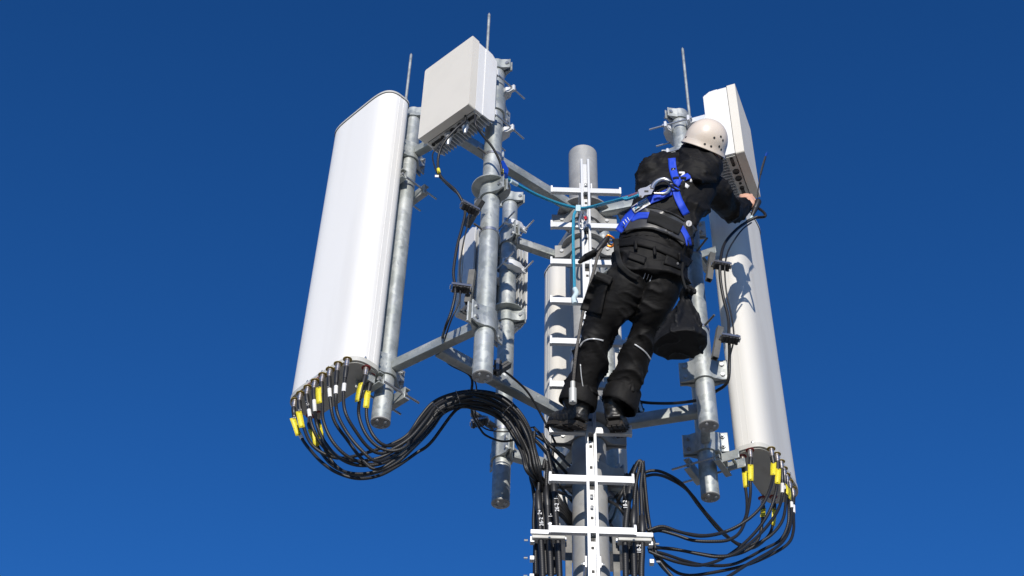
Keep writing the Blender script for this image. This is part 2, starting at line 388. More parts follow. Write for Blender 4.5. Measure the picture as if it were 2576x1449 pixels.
pole('hidden', 'galvanised pole behind the mast holding the rear antenna', 6.5)

def ringcollar(key, pc, b, label, up=True, ears=(1, 1)):
    x, y = POLE[key]; z = at(*pc, Y=y-PR).z; t = thing('ring_collar', label, 'collar', (x, y, z), 'ring collars on the poles')
    clampset(t, (x, y, z), (*b, 0), L=.120, h=.085, ears=ears, rows=(0,))
    MB().lathe((x, y, z+.040), UP, [(PR+.002, 0), (PR+.058, 0), (PR+.058, .009), (PR+.002, .009)], 36).build('ring_flange', 'galvanised', t, bevel=.002)
ringcollar('front', (1228, 472), (.75, .66), 'bolted ring collar on the nearest pole, just above its upper cable hanger')
ringcollar('back', (1278, 790), (.30, .95), 'bolted ring collar on the rear pole in front of the finned radio')
def rod(key, off, z0, z1, dirv, label, ear, h=.075):
    x, y = POLE[key]; b = V((*dirv, 0)).normalized(); zc = 6.505 if key != 'hidden' else 6.4
    t = thing('lightning_rod', label, 'lightning rod', (x+off[0], y+off[1], z0), 'lightning rods on the poles')
    MB().cyl((x+off[0], y+off[1], z0), (x+off[0], y+off[1], z1-.02), .0092, n=12).cyl((x+off[0], y+off[1], z1-.02), (x+off[0], y+off[1], z1), .0092, .002, n=12).build('rod', 'galvanised', t)
    clampset(t, (x, y, zc), b, L=.098, h=h, ears=ear, rows=(0,), name='clamp', th=.008)
rod('left', (-.06, -.01), 6.47, 7.14, (.5, .86), 'thin rod standing behind the top of the big left antenna', (1, 0))
rod('front', (-.064, .02), 6.46, 7.106, (.45, .9), 'tallest thin rod, rising behind the box radio', (1, 0))
rod('right', (.064, -.01), 6.47, 7.22, (-.5, .86), 'thin rod above the worker\'s helmet', (0, 1))
rod('back', (-.06, .0), 6.45, 7.0, (.4, .9), 'short thin rod half hidden behind the nearest pole', (1, 0))

# ------------------------------------------------------------------ panel antennas
def vframe(yaw_dir):
    w = V((*yaw_dir, 0)).normalized(); n = V((w.y, -w.x, 0)); return w, n   # width direction, outward normal candidate
def panel(c, w, n, z0, z1, Wd, D, m, label, polekey, holder=True, bright='white_radome'):
    """c: centre of the footprint, w: width dir, n: outward (radome) normal"""
    c = V((*c, 0)); t = thing('panel_antenna', label, 'antenna', (c.x, c.y, z0), 'panel antennas')
    rf, rb = .085, .060; H = (z1-z0)
    pc = lambda z: V((c.x, c.y, z)); a, b = w*Wd/2, n*D/2
    cor = [rf, rf, rb, rb]
    def outl(da):
        A, B = Wd/2+da, D/2+da; o = []
        for k in range(41):
            th = pi*k/40; x = A*(1 if cos(th) >= 0 else -1)*abs(cos(th))**.42; o.append((x, B*max(0, 1-abs(x/A)**5.5)**.45))
        r_ = rb+da
        for cx_, a0 in ((-A+r_, pi), (A-r_, 1.5*pi)):
            for k in range(9): a = a0+pi/2*k/8; o.append((cx_+r_*cos(a), -B+r_+r_*sin(a)))
        return o
    def slab(mb, z, hz, da): return mb.prism(pc(z), w, n, UP*hz, outl(da), True)
    slab(MB(), (z0+z1)/2, H/2-.018, 0).build('radome', m, t)
    rib = MB()
    for s in (-1, 1):
        for yy in (-.34, .0):
            rib.box(pc((z0+z1)/2)+w*s*(Wd/2)+n*D*yy*.5, w*.0012, n*.003, UP*(H/2-.02))
    rib.build('side_rib', m, t)
    tc = slab(slab(MB(), z1-.011, .007, .005), z1-.001, .003, -.004).build('top_cap', 'grey_plastic', t)
    slab(MB(), z1-.0195, .0012, .0035).build('gasket', 'dark_gasket', tc)
    bc = slab(slab(MB(), z0+.014, .014, .004), z0-.003, .003, -.008).build('bottom_cap', 'grey_plastic', t)
    for u, v in ((-.3, 1), (.12, 1), (1, .2), (-1, .2), (.3, 1)):
        q = pc(z0+.034)+(w*Wd/2*(u if abs(u) < 1 else u)+n*D/2*(v if abs(v) == 1 else v))
        d = n if v == 1 else w*u
        MB().lathe(q, d, [(.007, -.004), (.007, .002), (.0001, .005)], 10).build('screw', 'steel', bc)
    return t
LW, LN = V((.70, -.714, 0)).normalized(), V((-.714, -.70, 0)).normalized()
LZ0, LZ1 = 4.36, 6.50; LWd, LD = .56, .20
# near front corner fitted from the outline
LC = V((-.752, 5.190, 0)) - LW*LWd/2 - LN*LD/2 - LW*.048
LA = panel((LC.x, LC.y), LW, LN, LZ0, LZ1, LWd, LD, 'white_radome', 'large bright white panel antenna on the far left, fourteen cables plugged in below', 'left')
RW, RN = V((.50, .866, 0)).normalized(), V((.866, -.50, 0)).normalized()
RZ0, RZ1 = 4.41, 6.50
RCc = V((1.400, 5.921, 0)) + RW*.57/2 - RN*LD/2 
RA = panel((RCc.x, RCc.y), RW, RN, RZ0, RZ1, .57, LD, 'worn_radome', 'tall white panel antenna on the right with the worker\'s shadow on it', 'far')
BWv, BN = V((-.92, -.39, 0)).normalized(), V((-.39, .92, 0)).normalized()
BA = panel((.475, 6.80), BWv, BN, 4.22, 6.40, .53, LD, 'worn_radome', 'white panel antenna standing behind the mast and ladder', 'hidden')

def antenna_bracket(t, key, n, z, reach, dirs=1):
    """U channel bracket with long threaded rods round the pole, joined to the antenna back"""
    x, y = POLE[key]; p = V((x, y, z)); e = n.cross(UP).normalized()
    mb = MB()
    for s in (1, -1):     # two channel jaws, front and back of pole
        q = p+n*s*(PR+.022)
        mb.box(q, e*.085, n*.004, UP*.035); 
        for k in (1, -1): mb.box(q+UP*k*.031+n*s*.016, e*.085, n*.016, UP*.004)
    o = mb.build('mounting_bracket', 'galvanised', t, bevel=.002)
    for s in (1, -1):
        for dz in (0,):
            a = p+e*s*.070; MB().cyl(a+n*(PR+.035), a-n*(PR+.13), .0065, n=10).build('threaded_rod', 'steel', o)
            MB().hexbolt(a-n*(PR+.028), -n, .013, .014, 0).hexbolt(a+n*(PR+.038), n, .013, .010, 0).build('nut', 'bolt', o)
    mb = MB(); q0 = p+n*(PR+.05)
    for s in (1, -1): mb.box(q0+n*reach/2+e*s*.045, e*.004, n*(reach/2), UP*.028)
    mb.cyl(q0+n*reach*.5-e*.05, q0+n*reach*.5+e*.05, .010, n=12)
    mb.build('link_plate', 'galvanised', o, bevel=.002)
antenna_bracket(LA, 'left', LN, 5.86, .05); antenna_bracket(LA, 'left', LN, 4.33, .05)
antenna_bracket(RA, 'far', RN, 4.33, .10); antenna_bracket(RA, 'far', RN, 5.86, .10)
antenna_bracket(BA, 'hidden', BN, 4.42, .10); antenna_bracket(BA, 'hidden', BN, 5.9, .10)

# ------------------------------------------------------------------ box radios
def radio(corner, w, n, z0, H, Wd, D, label, polekey, side, bz, cables=True):
    """corner: front corner on the viewer's side; w runs away from it along the front face, n outward"""
    c0 = V((*corner, 0)); t = thing('radio_unit', label, 'radio unit', (corner[0], corner[1], z0), 'box radio units')
    P = lambda u, v, z: c0+w*u-n*v+UP*z      # u along face, v depth
    ft = .052
    MB().rbox(P(Wd/2, ft/2, z0+H/2), w*Wd/2, UP*H/2, n*ft/2, .012, 3).build('front_cover', 'cream_radome', t, bevel=.005)
    MB().box(P(Wd/2, ft+.002, z0+H/2), w*(Wd/2-.008), n*.002, UP*(H/2-.008)).build('gasket', 'dark_gasket', t)
    hd = .060; zb = z0+.012
    MB().box(P(Wd/2, ft+.004+hd/2, zb+(H-.024)/2), w*(Wd/2-.004), n*hd/2, UP*(H-.024)/2).build('housing', 'white_housing', t, bevel=.003)
    # port plate
    pp = MB().box(P(Wd/2, ft+.004+hd/2, zb-.004), w*(Wd/2-.02), n*(hd/2-.003), UP*.004).build('port_plate', 'grey_plastic', t)
    for u, r in ((.07, .008), (.215, .010), (.36, .020), (.505, .020), (.61, .008), (.71, .014), (.90, .011)):
        q = P(Wd*u, ft+.004+hd*.5, zb-.0085); MB().lathe(q, -UP, [(r, 0), (r, .006), (r*.72, .006), (r*.7, .001), (.0001, .001)], 18).build('port', 'port_black', pp)
    for u in (.14, .81): MB().box(P(Wd*u, ft+.004+hd*.5, zb-.0085), w*.022, n*.010, UP*.002).build('display_window', 'port_black', pp)
    fd = D-ft-hd-.004; fins = MB(); k = 0; v0 = ft+.004+hd
    nf = 17
    for i in range(nf):
        u = .014+(Wd-.028)*i/(nf-1)
        for (a0, a1) in ((zb+.01, zb+H*.99-.03),):
            fins.box(P(u, v0+fd/2-.001, (a0+a1)/2), w*.0022, n*(fd/2), UP*(a1-a0)/2)
    fins.box(P(Wd/2, v0+.004, z0+H/2), w*(Wd/2-.012), n*.004, UP*(H/2-.03))
    fins.build('heat_sink', 'fin_grey', t)
    # tapered white side shields
    for s in (0, 1):
        u = .003 if s == 0 else Wd-.003; d2 = fd+.004
        a = [P(u, v0-.002, zb), P(u, v0+d2*.55, zb+.004), P(u, v0+d2, zb+.03), P(u, v0+d2, z0+H-.05), P(u, v0+d2*.55, z0+H-.018), P(u, v0-.002, z0+H-.014)]
        th = w*.0025; vs = [p-th for p in a]+[p+th for p in a]; m = len(a)
        fs = [list(range(m)), list(range(m, 2*m))[::-1]]+[(i, m+i, m+(i+1) % m, (i+1) % m) for i in range(m)]
        mb = MB(); mb.add(vs, fs); o = mb.build('side_shield', 'white_housing', t)
        bm = bmesh.new(); bm.from_mesh(o.data); bmesh.ops.recalc_face_normals(bm, faces=bm.faces); bm.to_mesh(o.data); bm.free()
    # pole brackets
    x, y = POLE[polekey]; e = n.cross(UP).normalized()
    for z in bz:
        p = V((x, y, z)); mb = MB()
        back = (P(Wd/2, v0+fd, z)-p).dot(n)
        for s in (1, -1):
            pts = [(-.085, .0), (-.085, .014), (-.055, .016), (-.03, .034), (.03, .034), (.055, .016), (.085, .014), (.085, .0), (.05, -.004), (.035, -.016), (-.035, -.016), (-.05, -.004)]
            mb.prism(p+n*s*(PR+.015), e, n*s, UP*.022, pts)
        m2 = p+n*(PR+.03); L = max(.02, back-PR-.03)
        mb.box(m2+n*L/2, e*.055, n*L/2, UP*.020)
        o = mb.build('pole_bracket', 'alu_cast', t, bevel=.002)
        for s in (1, -1):
            a = p+e*s*.072; MB().cyl(a+n*(PR+.04), a-n*(PR+.125), .006, n=10).hexbolt(a-n*(PR+.029), -n, .012, .012, 0).hexbolt(a+n*(PR+.034), n, .012, .010, 0).build('threaded_rod', 'steel', o)
    return t, P, v0, fd
AW, AN = V((.732, -.681, 0)), V((-.681, -.732, 0))
R1, P1f, _, _ = radio((-.268, 4.812), -AW, AN, 5.845, .625, .395, .205, 'cream square box radio at the top of the nearest pole, cables leaving its underside', 'front', 1, (6.34, 5.98))
CW, CN = V((.383, .924, 0)), V((.924, -.383, 0))
R3, P3f, _, _ = radio((1.338, 5.269), CW, CN, 6.042, .635, .40, .20, 'tall white box radio above the worker\'s hand, its finned underside showing', 'right', 1, (6.40, 6.15))
DW, DN = V((.85, .527, 0)), V((-.527, .85, 0)); _bl = at(1187, 700, Y=6.17)+DN*.19
R2, _, _, _ = radio((_bl.x, _bl.y), DW, DN, 5.62, .68, .41, .19, 'finned box radio seen from behind, half hidden by two poles', 'back', 1, (6.22, 5.86))

# ------------------------------------------------------------------ ladder
LY = 5.62; lx = lambda z: .426+.0022*(z-4.2)
lad = thing('ladder', 'white aluminium single rail ladder with cross rungs in front of the mast', 'ladder', (.426, LY, -1.5))
rail = MB()
ZLT = 6.30
for s in (-1, 1):
    rail.box((lx(4)+s*.0205, LY-.006, (ZLT-1.5)/2), (.0072, 0, 0), (0, .020, 0), (0, 0, (ZLT+1.5)/2))
rail.box((lx(4), LY+.022, (ZLT-1.5)/2), (.0145, 0, 0), (0, .003, 0), (0, 0, (ZLT+1.5)/2))
rail.build('rail', 'aluminium', lad, bevel=.0015)
rz = [6.034-.3007*k for k in range(26)]
for k, z in enumerate(rz):
    if z < 1.5: break
    rg = MB().box((lx(z), LY+.004, z), (.203, 0, 0), (0, .013, 0), (0, 0, .0195)).build('rung', 'aluminium', lad, bevel=.002)
    for s in (-1, 1):
        hk = MB(); x0 = lx(z)+s*.207
        pr = [(-.013, -.0205), (.016, -.0205), (.016, .020), (.010, .042), (0, .046), (-.013, .034)]
        hk.prism((x0, LY+.004, z), (0, 1, 0), (0, 0, 1), (.0055, 0, 0), pr); hk.build('end_stop', 'alu_cast', rg, bevel=.0015)
        MB().box((lx(z)+s*.180, LY-.0093, z), (.0030, 0, 0), (0, .0006, 0), (0, 0, .010)).build('slot_mark', 'fin_grey', rg)
    for dz in (.085, .215):
        if z-dz > 3.2: MB().box((lx(z), LY+.0185, z-dz), (.0075, 0, 0), (0, .0008, 0), (0, 0, .0085)).build('rail_slot', 'ink_black', lad)
    MB().box((lx(z), LY-.012, z-.001), (.0132, 0, 0), (0, .003, 0), (0, 0, .019)).build('rung_plug', 'aluminium', lad)
    MB().box((lx(z), LY+.0180, z-.036), (.0128, 0, 0), (0, .0008, 0), (0, 0, .013)).build('rail_slot', 'ink_black', lad)
for z in (6.08, 4.95, 3.46):
    b = MB()
    for s in (-1, 1): b.box((lx(z)+s*.034, (LY+MY)/2-.03, z), (.004, 0, 0), (0, .12, 0), (0, 0, .03))
    b.build('standoff_bracket', 'alu_cast', lad)
    MB().lathe((MX, MY, z-.02), UP, [(MR+.001, 0), (MR+.004, 0), (MR+.004, .035), (MR+.001, .035)], 36).build('band', 'steel', lad)
    for s in (-1, 1): MB().hexbolt((lx(z)+s*.038, LY+.03, z), (s, 0, 0), .011, .008, .01).build('bolt', 'bolt', lad)
for z in (6.10, 3.83, 3.77): MB().lathe((lx(z), LY+.0075, z), (0, -1, 0), [(.009, 0), (.009, .004), (.0001, .008)], 10).build('bolt', 'bolt', lad)

# ------------------------------------------------------------------ cables
def z3(x, y): return (691.8+x*.3473, 817.6+y*.3473)
def z6(x, y): return (1289.2+x*.3489, 943.4+y*.3489)
def cable(pts, r, label, group, m='cable_black', conn=True, boot=.05, sleeve=None, ytag=None, mark=None, step=.015, ring=None, name='coaxial_cable', cat='cable'):
    """pts: world points; first point is the connector at an antenna"""
    P = catmull(pts, step); t = thing(name, label, cat, P[0], group); k0 = 0
    def seg(a, b):
        L = 0; out = []
        for i in range(len(P)-1):
            if a <= L <= b: out.append(P[i])
            L += (P[i+1]-P[i]).length
        return out
    MB().tube(P, r, 10).build('jacket', m, t)
    if conn:
        a = P[0]
        c = MB().lathe(a, -UP, [(.0145, -.004), (.0145, .010), (.012, .010), (.012, .020), (.0135, .020), (.0135, .036), (.0115, .036), (.0115, .046), (.0095, .046), (.0095, .055)], 14)
        c.build('connector', 'nickel', t)
        if ring: MB().lathe(a+UP*.001, -UP, [(.016, 0), (.0235, .0), (.0235, .002), (.016, .002)], 20).build('colour_ring', ring, t)
        q = seg(.05, .05+boot+.03)
        if len(q) > 2: MB().tube(q, [r*1.45]*(len(q)-2)+[r*1.3, r*1.15], 12).build('boot', 'black_rubber', t)
    if sleeve:
        q = seg(*sleeve[:2])
        if len(q) > 1: MB().tube(q, r*1.22, 12).build('marker_sleeve', sleeve[2] if len(sleeve) > 2 else 'tag_white', t)
    if ytag:
        q = seg(ytag[0], ytag[0]+.105)
        if len(q) > 2:
            a, b = q[0], q[-1]; d = (b-a).normalized(); nrm = VIEW(a)*1.0+V((ytag[1], 0, 0)); sd_ = d.cross(nrm).normalized(); nn = sd_.cross(d).normalized()
            c = (a+b)/2+nn*(r+.003)+sd_*ytag[2]; hw = .0150; vs = []; fs = []; uv = []
            NS = 6
            for i in range(NS+1):
                s_ = i/NS-.5; bow = .004*cos(s_*pi)
                for h_ in (-1, 1): vs.append(c+d*s_*.105+sd_*h_*hw+nn*bow)
            for i in range(NS): fs.append((2*i, 2*i+1, 2*i+3, 2*i+2)); uv.append([(0, i/NS), (.9, i/NS), (.9, (i+1)/NS), (0, (i+1)/NS)])
            mb = MB().add(vs, fs, True, uv); o = mb.build('marker_tag', ytag[3] if len(ytag) > 3 else 'tag_yellow', t); md = o.modifiers.new('s', 'SOLIDIFY'); md.thickness = .0012
            for e_ in (-.046, .046): MB().tube([c+d*e_-sd_*(ytag[2]+r+.002)-nn*.01, c+d*e_+nn*.004, c+d*e_+sd_*(r+.002-ytag[2])-nn*.01], .0013, 6).build('zip_tie', 'clamp_black', t)
    if mark:
        for s_, tx in mark:
            q = seg(s_, s_+.03)
            if len(q) > 1: text(tx, .020, 'ink_white', frame(q[0]+VIEW(q[0])*(r+.0012)*1.06, (q[-1]-q[0])*-1, VIEW(q[0])), t, 'marking')
    return t
def lerpY(pp, Y0, Y1):
    L = [0]
    for a, b in zip(pp, pp[1:]): L.append(L[-1]+hypot(b[0]-a[0], b[1]-a[1]))
    return [at(p[0], p[1], Y=Y0+(Y1-Y0)*(l/L[-1])) for p, l in zip(pp, L)]
# left bundle: shared middle course with offsets
CEN = [(1000, 820, 50), (1095, 705, 58), (1180, 600, 52), (1300, 545, 52), (1450, 528, 62), (1600, 565, 62), (1715, 655, 62), (1800, 780, 58), (1850, 920, 48), (1885, 1060, 42)]
ordn = ['first', 'second', 'third', 'fourth', 'fifth', 'sixth', 'seventh', 'eighth']
left = [
 ((145, 545), [(138, 640), (152, 720), (197, 825), (255, 905), (345, 1000), (455, 1072), (600, 1112), (750, 1092), (890, 1020), (1020, 930), (1130, 850)], 1.35, dict(ytag=(.115, .3, .012), sleeve=(.19, .25), mark=[(.10, '2+')])),
 ((185, 497), [(182, 610), (208, 740), (262, 860), (360, 935), (480, 965), (650, 930), (850, 860)], -.9, dict(ytag=(.12, .1, .010), mark=[(.09, '2-')])),
 ((238, 452), [(243, 600), (272, 740), (345, 875), (455, 955), (610, 985), (800, 945)], -.45, dict(sleeve=(.135, .21), mark=[(.095, '18 2+')])),
 ((290, 407), [(288, 600), (303, 720), (362, 850), (470, 965), (620, 1018), (820, 985)], .05, dict(sleeve=(.125, .20), mark=[(.09, '2-')])),
 ((345, 362), [(342, 560), (352, 700), (422, 850), (540, 960), (700, 1008), (840, 960)], .4, dict(ytag=(.085, -.3, .012), sleeve=(.195, .225))),
 ((400, 322), [(402, 560), (432, 700), (522, 830), (620, 960), (725, 1045), (860, 985)], .75, dict(sleeve=(.125, .195), mark=[(.07, '2-'), (.10, '18-2')])),
 ((458, 282), [(441, 500), (452, 640), (522, 780), (620, 900), (730, 985), (865, 940)], .2, dict(sleeve=(.135, .20))),
 ((525, 249), [(497, 500), (512, 640), (592, 780), (680, 890), (770, 930), (880, 885)], -.2, dict(sleeve=(.14, .21))),
 ((660, 312), [(622, 500), (606, 640), (652, 780), (742, 880), (860, 912), (960, 870)], -.7, dict(ytag=(.10, -.9, .006), r='ring_red')),
 ((695, 366), [(667, 540), (666, 680), (712, 800), (795, 872), (900, 860)], -.55, dict(ytag=(.115, .1, .004), r='ring_red')),
 ((322, 640), [(326, 760), (375, 930), (480, 1050), (620, 1088), (790, 1050), (900, 980)], .95, dict(ytag=(.075, .1, .003), r='ring_red')),
 ((255, 660), [(262, 760), (320, 900), (420, 1020), (560, 1075), (720, 1065), (880, 1000)], 1.15, dict(ytag=(.09, .1, .003), r='ring_red')),
]
for i, (c0, pp, k, kw) in enumerate(left):
    st = at(*z3(*c0), Z=LZ0-.006)
    if i >= 10:   # rear row, further from the viewer
        st = at(*z3(*c0), Z=LZ0-.006)
    rr_ = kw.pop('r', 'ring_yellow')
    mid = []
    for j, (x, y, sp) in enumerate(CEN):
        if i == 0 and j < 3: continue
        a = CEN[max(j-1, 0)]; b = CEN[min(j+1, len(CEN)-1)]; dx, dy = b[0]-a[0], b[1]-a[1]; l = hypot(dx, dy)
        wob = random.uniform(-.12, .12); kk = k+wob
        mid.append((x-dy/l*sp*kk, y+dx/l*sp*kk))
    full = [z3(*q) for q in pp]+[z3(*q) for q in mid]
    tl = [(1990+random.uniform(-40, 40), 1170+i*12), (2090, 1300+i*10)] if i % 2 == 0 else [(1892+i*6, 1210), (1880+i*5, 1450), (1872+i*5, 1850)]
    w = lerpY(full, st.y, 5.70+random.uniform(-.04, .04))+[at(*z3(*tl[0]), Y=5.84)]+[at(*z3(*q), Y=5.88) for q in tl[1:]]
    if i % 2 == 0: w.append(at(1465, 1330+i*5, Y=6.13))
    w = [w[0]]+[p for p in w[1:]]
    for q in range(1, len(w)-5):           # spread the bundle in depth too
        w[q] = w[q]*(1+.006*sin(i*2.4+q*.9))
    w = [st, st-UP*.05]+w
    if i < 8: nm = 'black cable, %s from left in the front row under the left antenna' % ordn[i]
    elif i < 10: nm = 'yellow tagged black cable, %s red ringed plug at the left antenna\'s right end' % ('nearer' if i == 8 else 'further')
    else: nm = 'yellow tagged black cable from the rear row under the left antenna, %s' % ('right one' if i == 10 else 'left one')
    if 'sleeve' in kw and 'ytag' not in kw: nm += ', white sleeve'
    cable(w, .0086, nm, 'coaxial cables looping from the left antenna', ring=rr_, **kw)
# right bundle
right = [
 ((1658, 588), [(1667, 680), (1675, 780), (1690, 900), (1685, 1010), (1640, 1082), (1500, 1142), (1350, 1162), (1200, 1130), (1080, 1092), (975, 1122)], dict(ytag=(.105, -.1, -.006), r='ring_red')),
 ((1712, 543), [(1713, 700), (1716, 850), (1692, 1000), (1642, 1130), (1560, 1188), (1450, 1200), (1300, 1192), (1170, 1150), (1050, 1122), (955, 1150)], dict(ytag=(.10, .1, .0), r='ring_red')),
 ((1865, 533), [(1886, 690), (1857, 820), (1800, 940), (1700, 1040), (1560, 1120), (1400, 1157), (1250, 1142), (1120, 1112), (985, 1112)], dict(ytag=(.09, -.1, .0))),
 ((1905, 572), [(1911, 750), (1895, 860), (1850, 990), (1762, 1120), (1640, 1240), (1500, 1330), (1350, 1372), (1200, 1352), (1080, 1312), (985, 1272)], dict(ytag=(.105, .1, .0), sleeve=(.205, .225))),
 ((1935, 625), [(1945, 760), (1944, 870), (1920, 960), (1860, 1060), (1750, 1180), (1600, 1290), (1480, 1312), (1350, 1292), (1200, 1262), (985, 1238)], dict(sleeve=(.13, .20))),
 ((1955, 675), [(1968, 800), (1972, 900), (1950, 1040), (1880, 1140), (1780, 1210), (1650, 1282), (1500, 1306), (1300, 1280), (1130, 1250), (980, 1250)], dict(ytag=(.12, .6, .0), sleeve=(.11, .17))),
 ((1975, 722), [(1988, 850), (1992, 960), (1985, 1080), (1930, 1190), (1800, 1262), (1600, 1362), (1400, 1372), (1250, 1342), (1100, 1292), (980, 1262)], dict(ytag=(.08, .7, .006))),
 ((1995, 768), [(2006, 880), (2014, 980), (2000, 1100), (1950, 1200), (1860, 1272), (1700, 1362), (1560, 1450), (1400, 1530)], dict(sleeve=(.12, .19))),
 ((2018, 818), [(2024, 900), (2027, 1010), (2026, 1120), (1990, 1212), (1870, 1292), (1680, 1372), (1400, 1432), (1250, 1442), (1150, 1402), (1045, 1300), (1005, 1200)], dict(sleeve=(.12, .21))),
 ((1800, 888), [(1804, 1000), (1800, 1060), (1790, 1130), (1750, 1212), (1650, 1225), (1500, 1130), (1350, 952), (1250, 822), (1120, 742), (1030, 718), (955, 730)], dict(ytag=(.075, -.1, -.004), r='ring_red')),
 ((1880, 878), [(1886, 980), (1880, 1060), (1845, 1160), (1720, 1250), (1580, 1190), (1400, 1000), (1300, 872), (1200, 765), (1080, 700), (1000, 690), (950, 706)], dict(ytag=(.09, .5, .006), r='ring_red')),
]
for i, (c0, pp, kw) in enumerate(right):
    st = at(*z6(*c0), Z=RZ0-.006); rr_ = kw.pop('r', 'ring_yellow')
    w = lerpY([z6(*q) for q in pp], st.y, 5.72+.02*i)
    for q in range(1, len(w)): w[q] = w[q]*(1+.008*sin(i*1.9+q*.7))
    w = [st, st-UP*.05]+w
    if i < 2: nm = 'yellow tagged black cable, %s red ringed plug under the right antenna' % ('left' if i == 0 else 'second')
    elif i < 9: nm = 'black cable, %s plug from the near corner in the right antenna\'s outer row' % ordn[i-2]
    else: nm = 'yellow tagged black cable from the rear of the right antenna, %s' % ('left one' if i == 9 else 'right one')
    cable(w, .0084, nm, 'coaxial cables looping from the right antenna', ring=rr_, **kw)

# thick feeders running down beside the mast
def zc(x, y): return (1308.1+x*.24044, 1100.6+y*.24044)
def feeder(xs, top, label, marks, side, Y=5.74, group='thick feeder cables beside the mast', thin=()):
    t = thing('feeder_cable', label, 'cable', at(*zc(xs[-1][0], 1440), Y=Y), group)
    P = catmull([at(*zc(*q), Y=Y) for q in xs]+[at(*zc(xs[-1][0]+14, 1900), Y=Y)], .03)
    MB().tube(P, .0150, 14).build('jacket', 'cable_black', t)
    a = P[0]; q = [P[0], P[1], P[2]]
    MB().tube([P[0]+(P[0]-P[1]).normalized()*.05, P[0]+(P[0]-P[1]).normalized()*.02, P[0], P[1], P[2], P[2]+(P[3]-P[2])*.4], [.010, .015, .0195, .0195, .0185, .0155], 14).build('splice_boot', 'black_rubber', t)
    for k, s_ in enumerate(thin):
        pp = catmull([at(*zc(*q), Y=Y+.0*k) for q in s_]+[P[0]], .02); MB().tube(pp, .0095, 12).build('jumper_tail', 'cable_smooth', t)
    for (mx, my, tx) in marks:
        c = at(*zc(mx, my), Y=Y-.019); d = at(*zc(mx-3, my-40), Y=Y-.019)-c
        text(tx, .028, 'ink_white', frame(c, d, (0, -1, -.2)), t, 'marking')
    return t
feeder([(190, 640), (200, 800), (214, 1000), (226, 1200), (236, 1430)], 0, 'thick feeder left of the mast marked 26-2 2+, outermost', [(207, 780, '2+'), (224, 880, '26-2')], -1,
       thin=([(118, -20), (160, 200), (195, 400), (192, 560)],))
feeder([(280, 600), (290, 760), (300, 1000), (312, 1200), (322, 1430)], 0, 'thick feeder left of the mast, middle one of three', [(318, 815, '1-'), (314, 900, '2')], -1,
       thin=([(245, 330), (262, 235), (285, 300), (275, 450)],))
feeder([(352, 500), (364, 700), (380, 900), (398, 1100), (414, 1430)], 0, 'thick feeder left of the mast marked 26-2 1-, nearest the mast', [(378, 630, '1-'), (388, 730, '26-2')], -1,
       thin=([(285, 150), (310, 250), (335, 380)],))
feeder([(1155, 520), (1130, 700), (1108, 900), (1100, 1100), (1106, 1430)], 0, 'thick feeder right of the mast marked 18-2, nearest the mast', [(1102, 700, '18-2')], 1,
       thin=([(1240, 250), (1215, 300), (1180, 400)],))
feeder([(1192, 800), (1188, 900), (1188, 1000), (1190, 1200), (1196, 1430)], 0, 'thick feeder right of the mast, middle one of three', [], 1,
       thin=([(1235, 245), (1262, 270), (1225, 420), (1200, 600)],))
feeder([(1278, 900), (1280, 980), (1278, 1100), (1278, 1200), (1270, 1430)], 0, 'thick feeder right of the mast marked 18-2, outermost', [(1247, 1165, '18-2')], 1,
       thin=([(1250, 240), (1285, 290), (1265, 500), (1272, 700)],))
# loose cables threading behind the mast between the bundles
behind = [[(60, -60), (200, 60), (330, 200), (450, 330), (620, 520), (800, 620), (1000, 700), (1100, 820)],
          [(20, -120), (230, 20), (380, 150), (520, 300), (700, 420), (930, 560), (1060, 700)],
          [(100, -40), (300, 200), (420, 430), (520, 560), (700, 700), (900, 850), (1000, 1000)],
          [(150, -100), (330, 90), (520, 250), (720, 380), (900, 470), (1060, 360), (1100, 520), (1080, 760)],
          [(340, 340), (430, 520), (520, 640), (640, 760), (820, 900), (960, 860), (1040, 640), (1120, 450), (1200, 290)],
          [(380, 560), (450, 590), (560, 640), (720, 690), (900, 640), (1060, 600), (1150, 420), (1225, 260)],
          [(400, 680), (470, 760), (540, 840), (640, 980), (800, 1000), (920, 780), (1000, 620), (1090, 560)],
          [(360, 60), (340, 200), (370, 330), (430, 470), (480, 700), (600, 900), (880, 960), (960, 1100)],
          [(1290, 250), (1310, 500), (1340, 800), (1375, 1000), (1410, 1120), (1440, 1260), (1560, 1420), (1640, 1500)],
          [(1275, 260), (1280, 500), (1310, 760), (1330, 960), (1390, 1050), (1400, 1200), (1470, 1330), (1600, 1470)],
          [(120, -20), (90, 200), (110, 420), (150, 600), (140, 900), (160, 1100), (165, 1430)],
          [(60, -30), (80, 220), (120, 420), (160, 760), (185, 1000), (200, 1430)],
          [(150, -60), (150, 160), (215, 380), (240, 700), (255, 1000), (275, 1430)],
          [(230, -40), (300, 130), (330, 400), (330, 700), (345, 1000), (365, 1430)],
          [(1190, 330), (1225, 520), (1235, 800), (1240, 1100), (1236, 1430)],
          [(1120, 380), (1090, 560), (1150, 760), (1146, 1100), (1150, 1430)]]
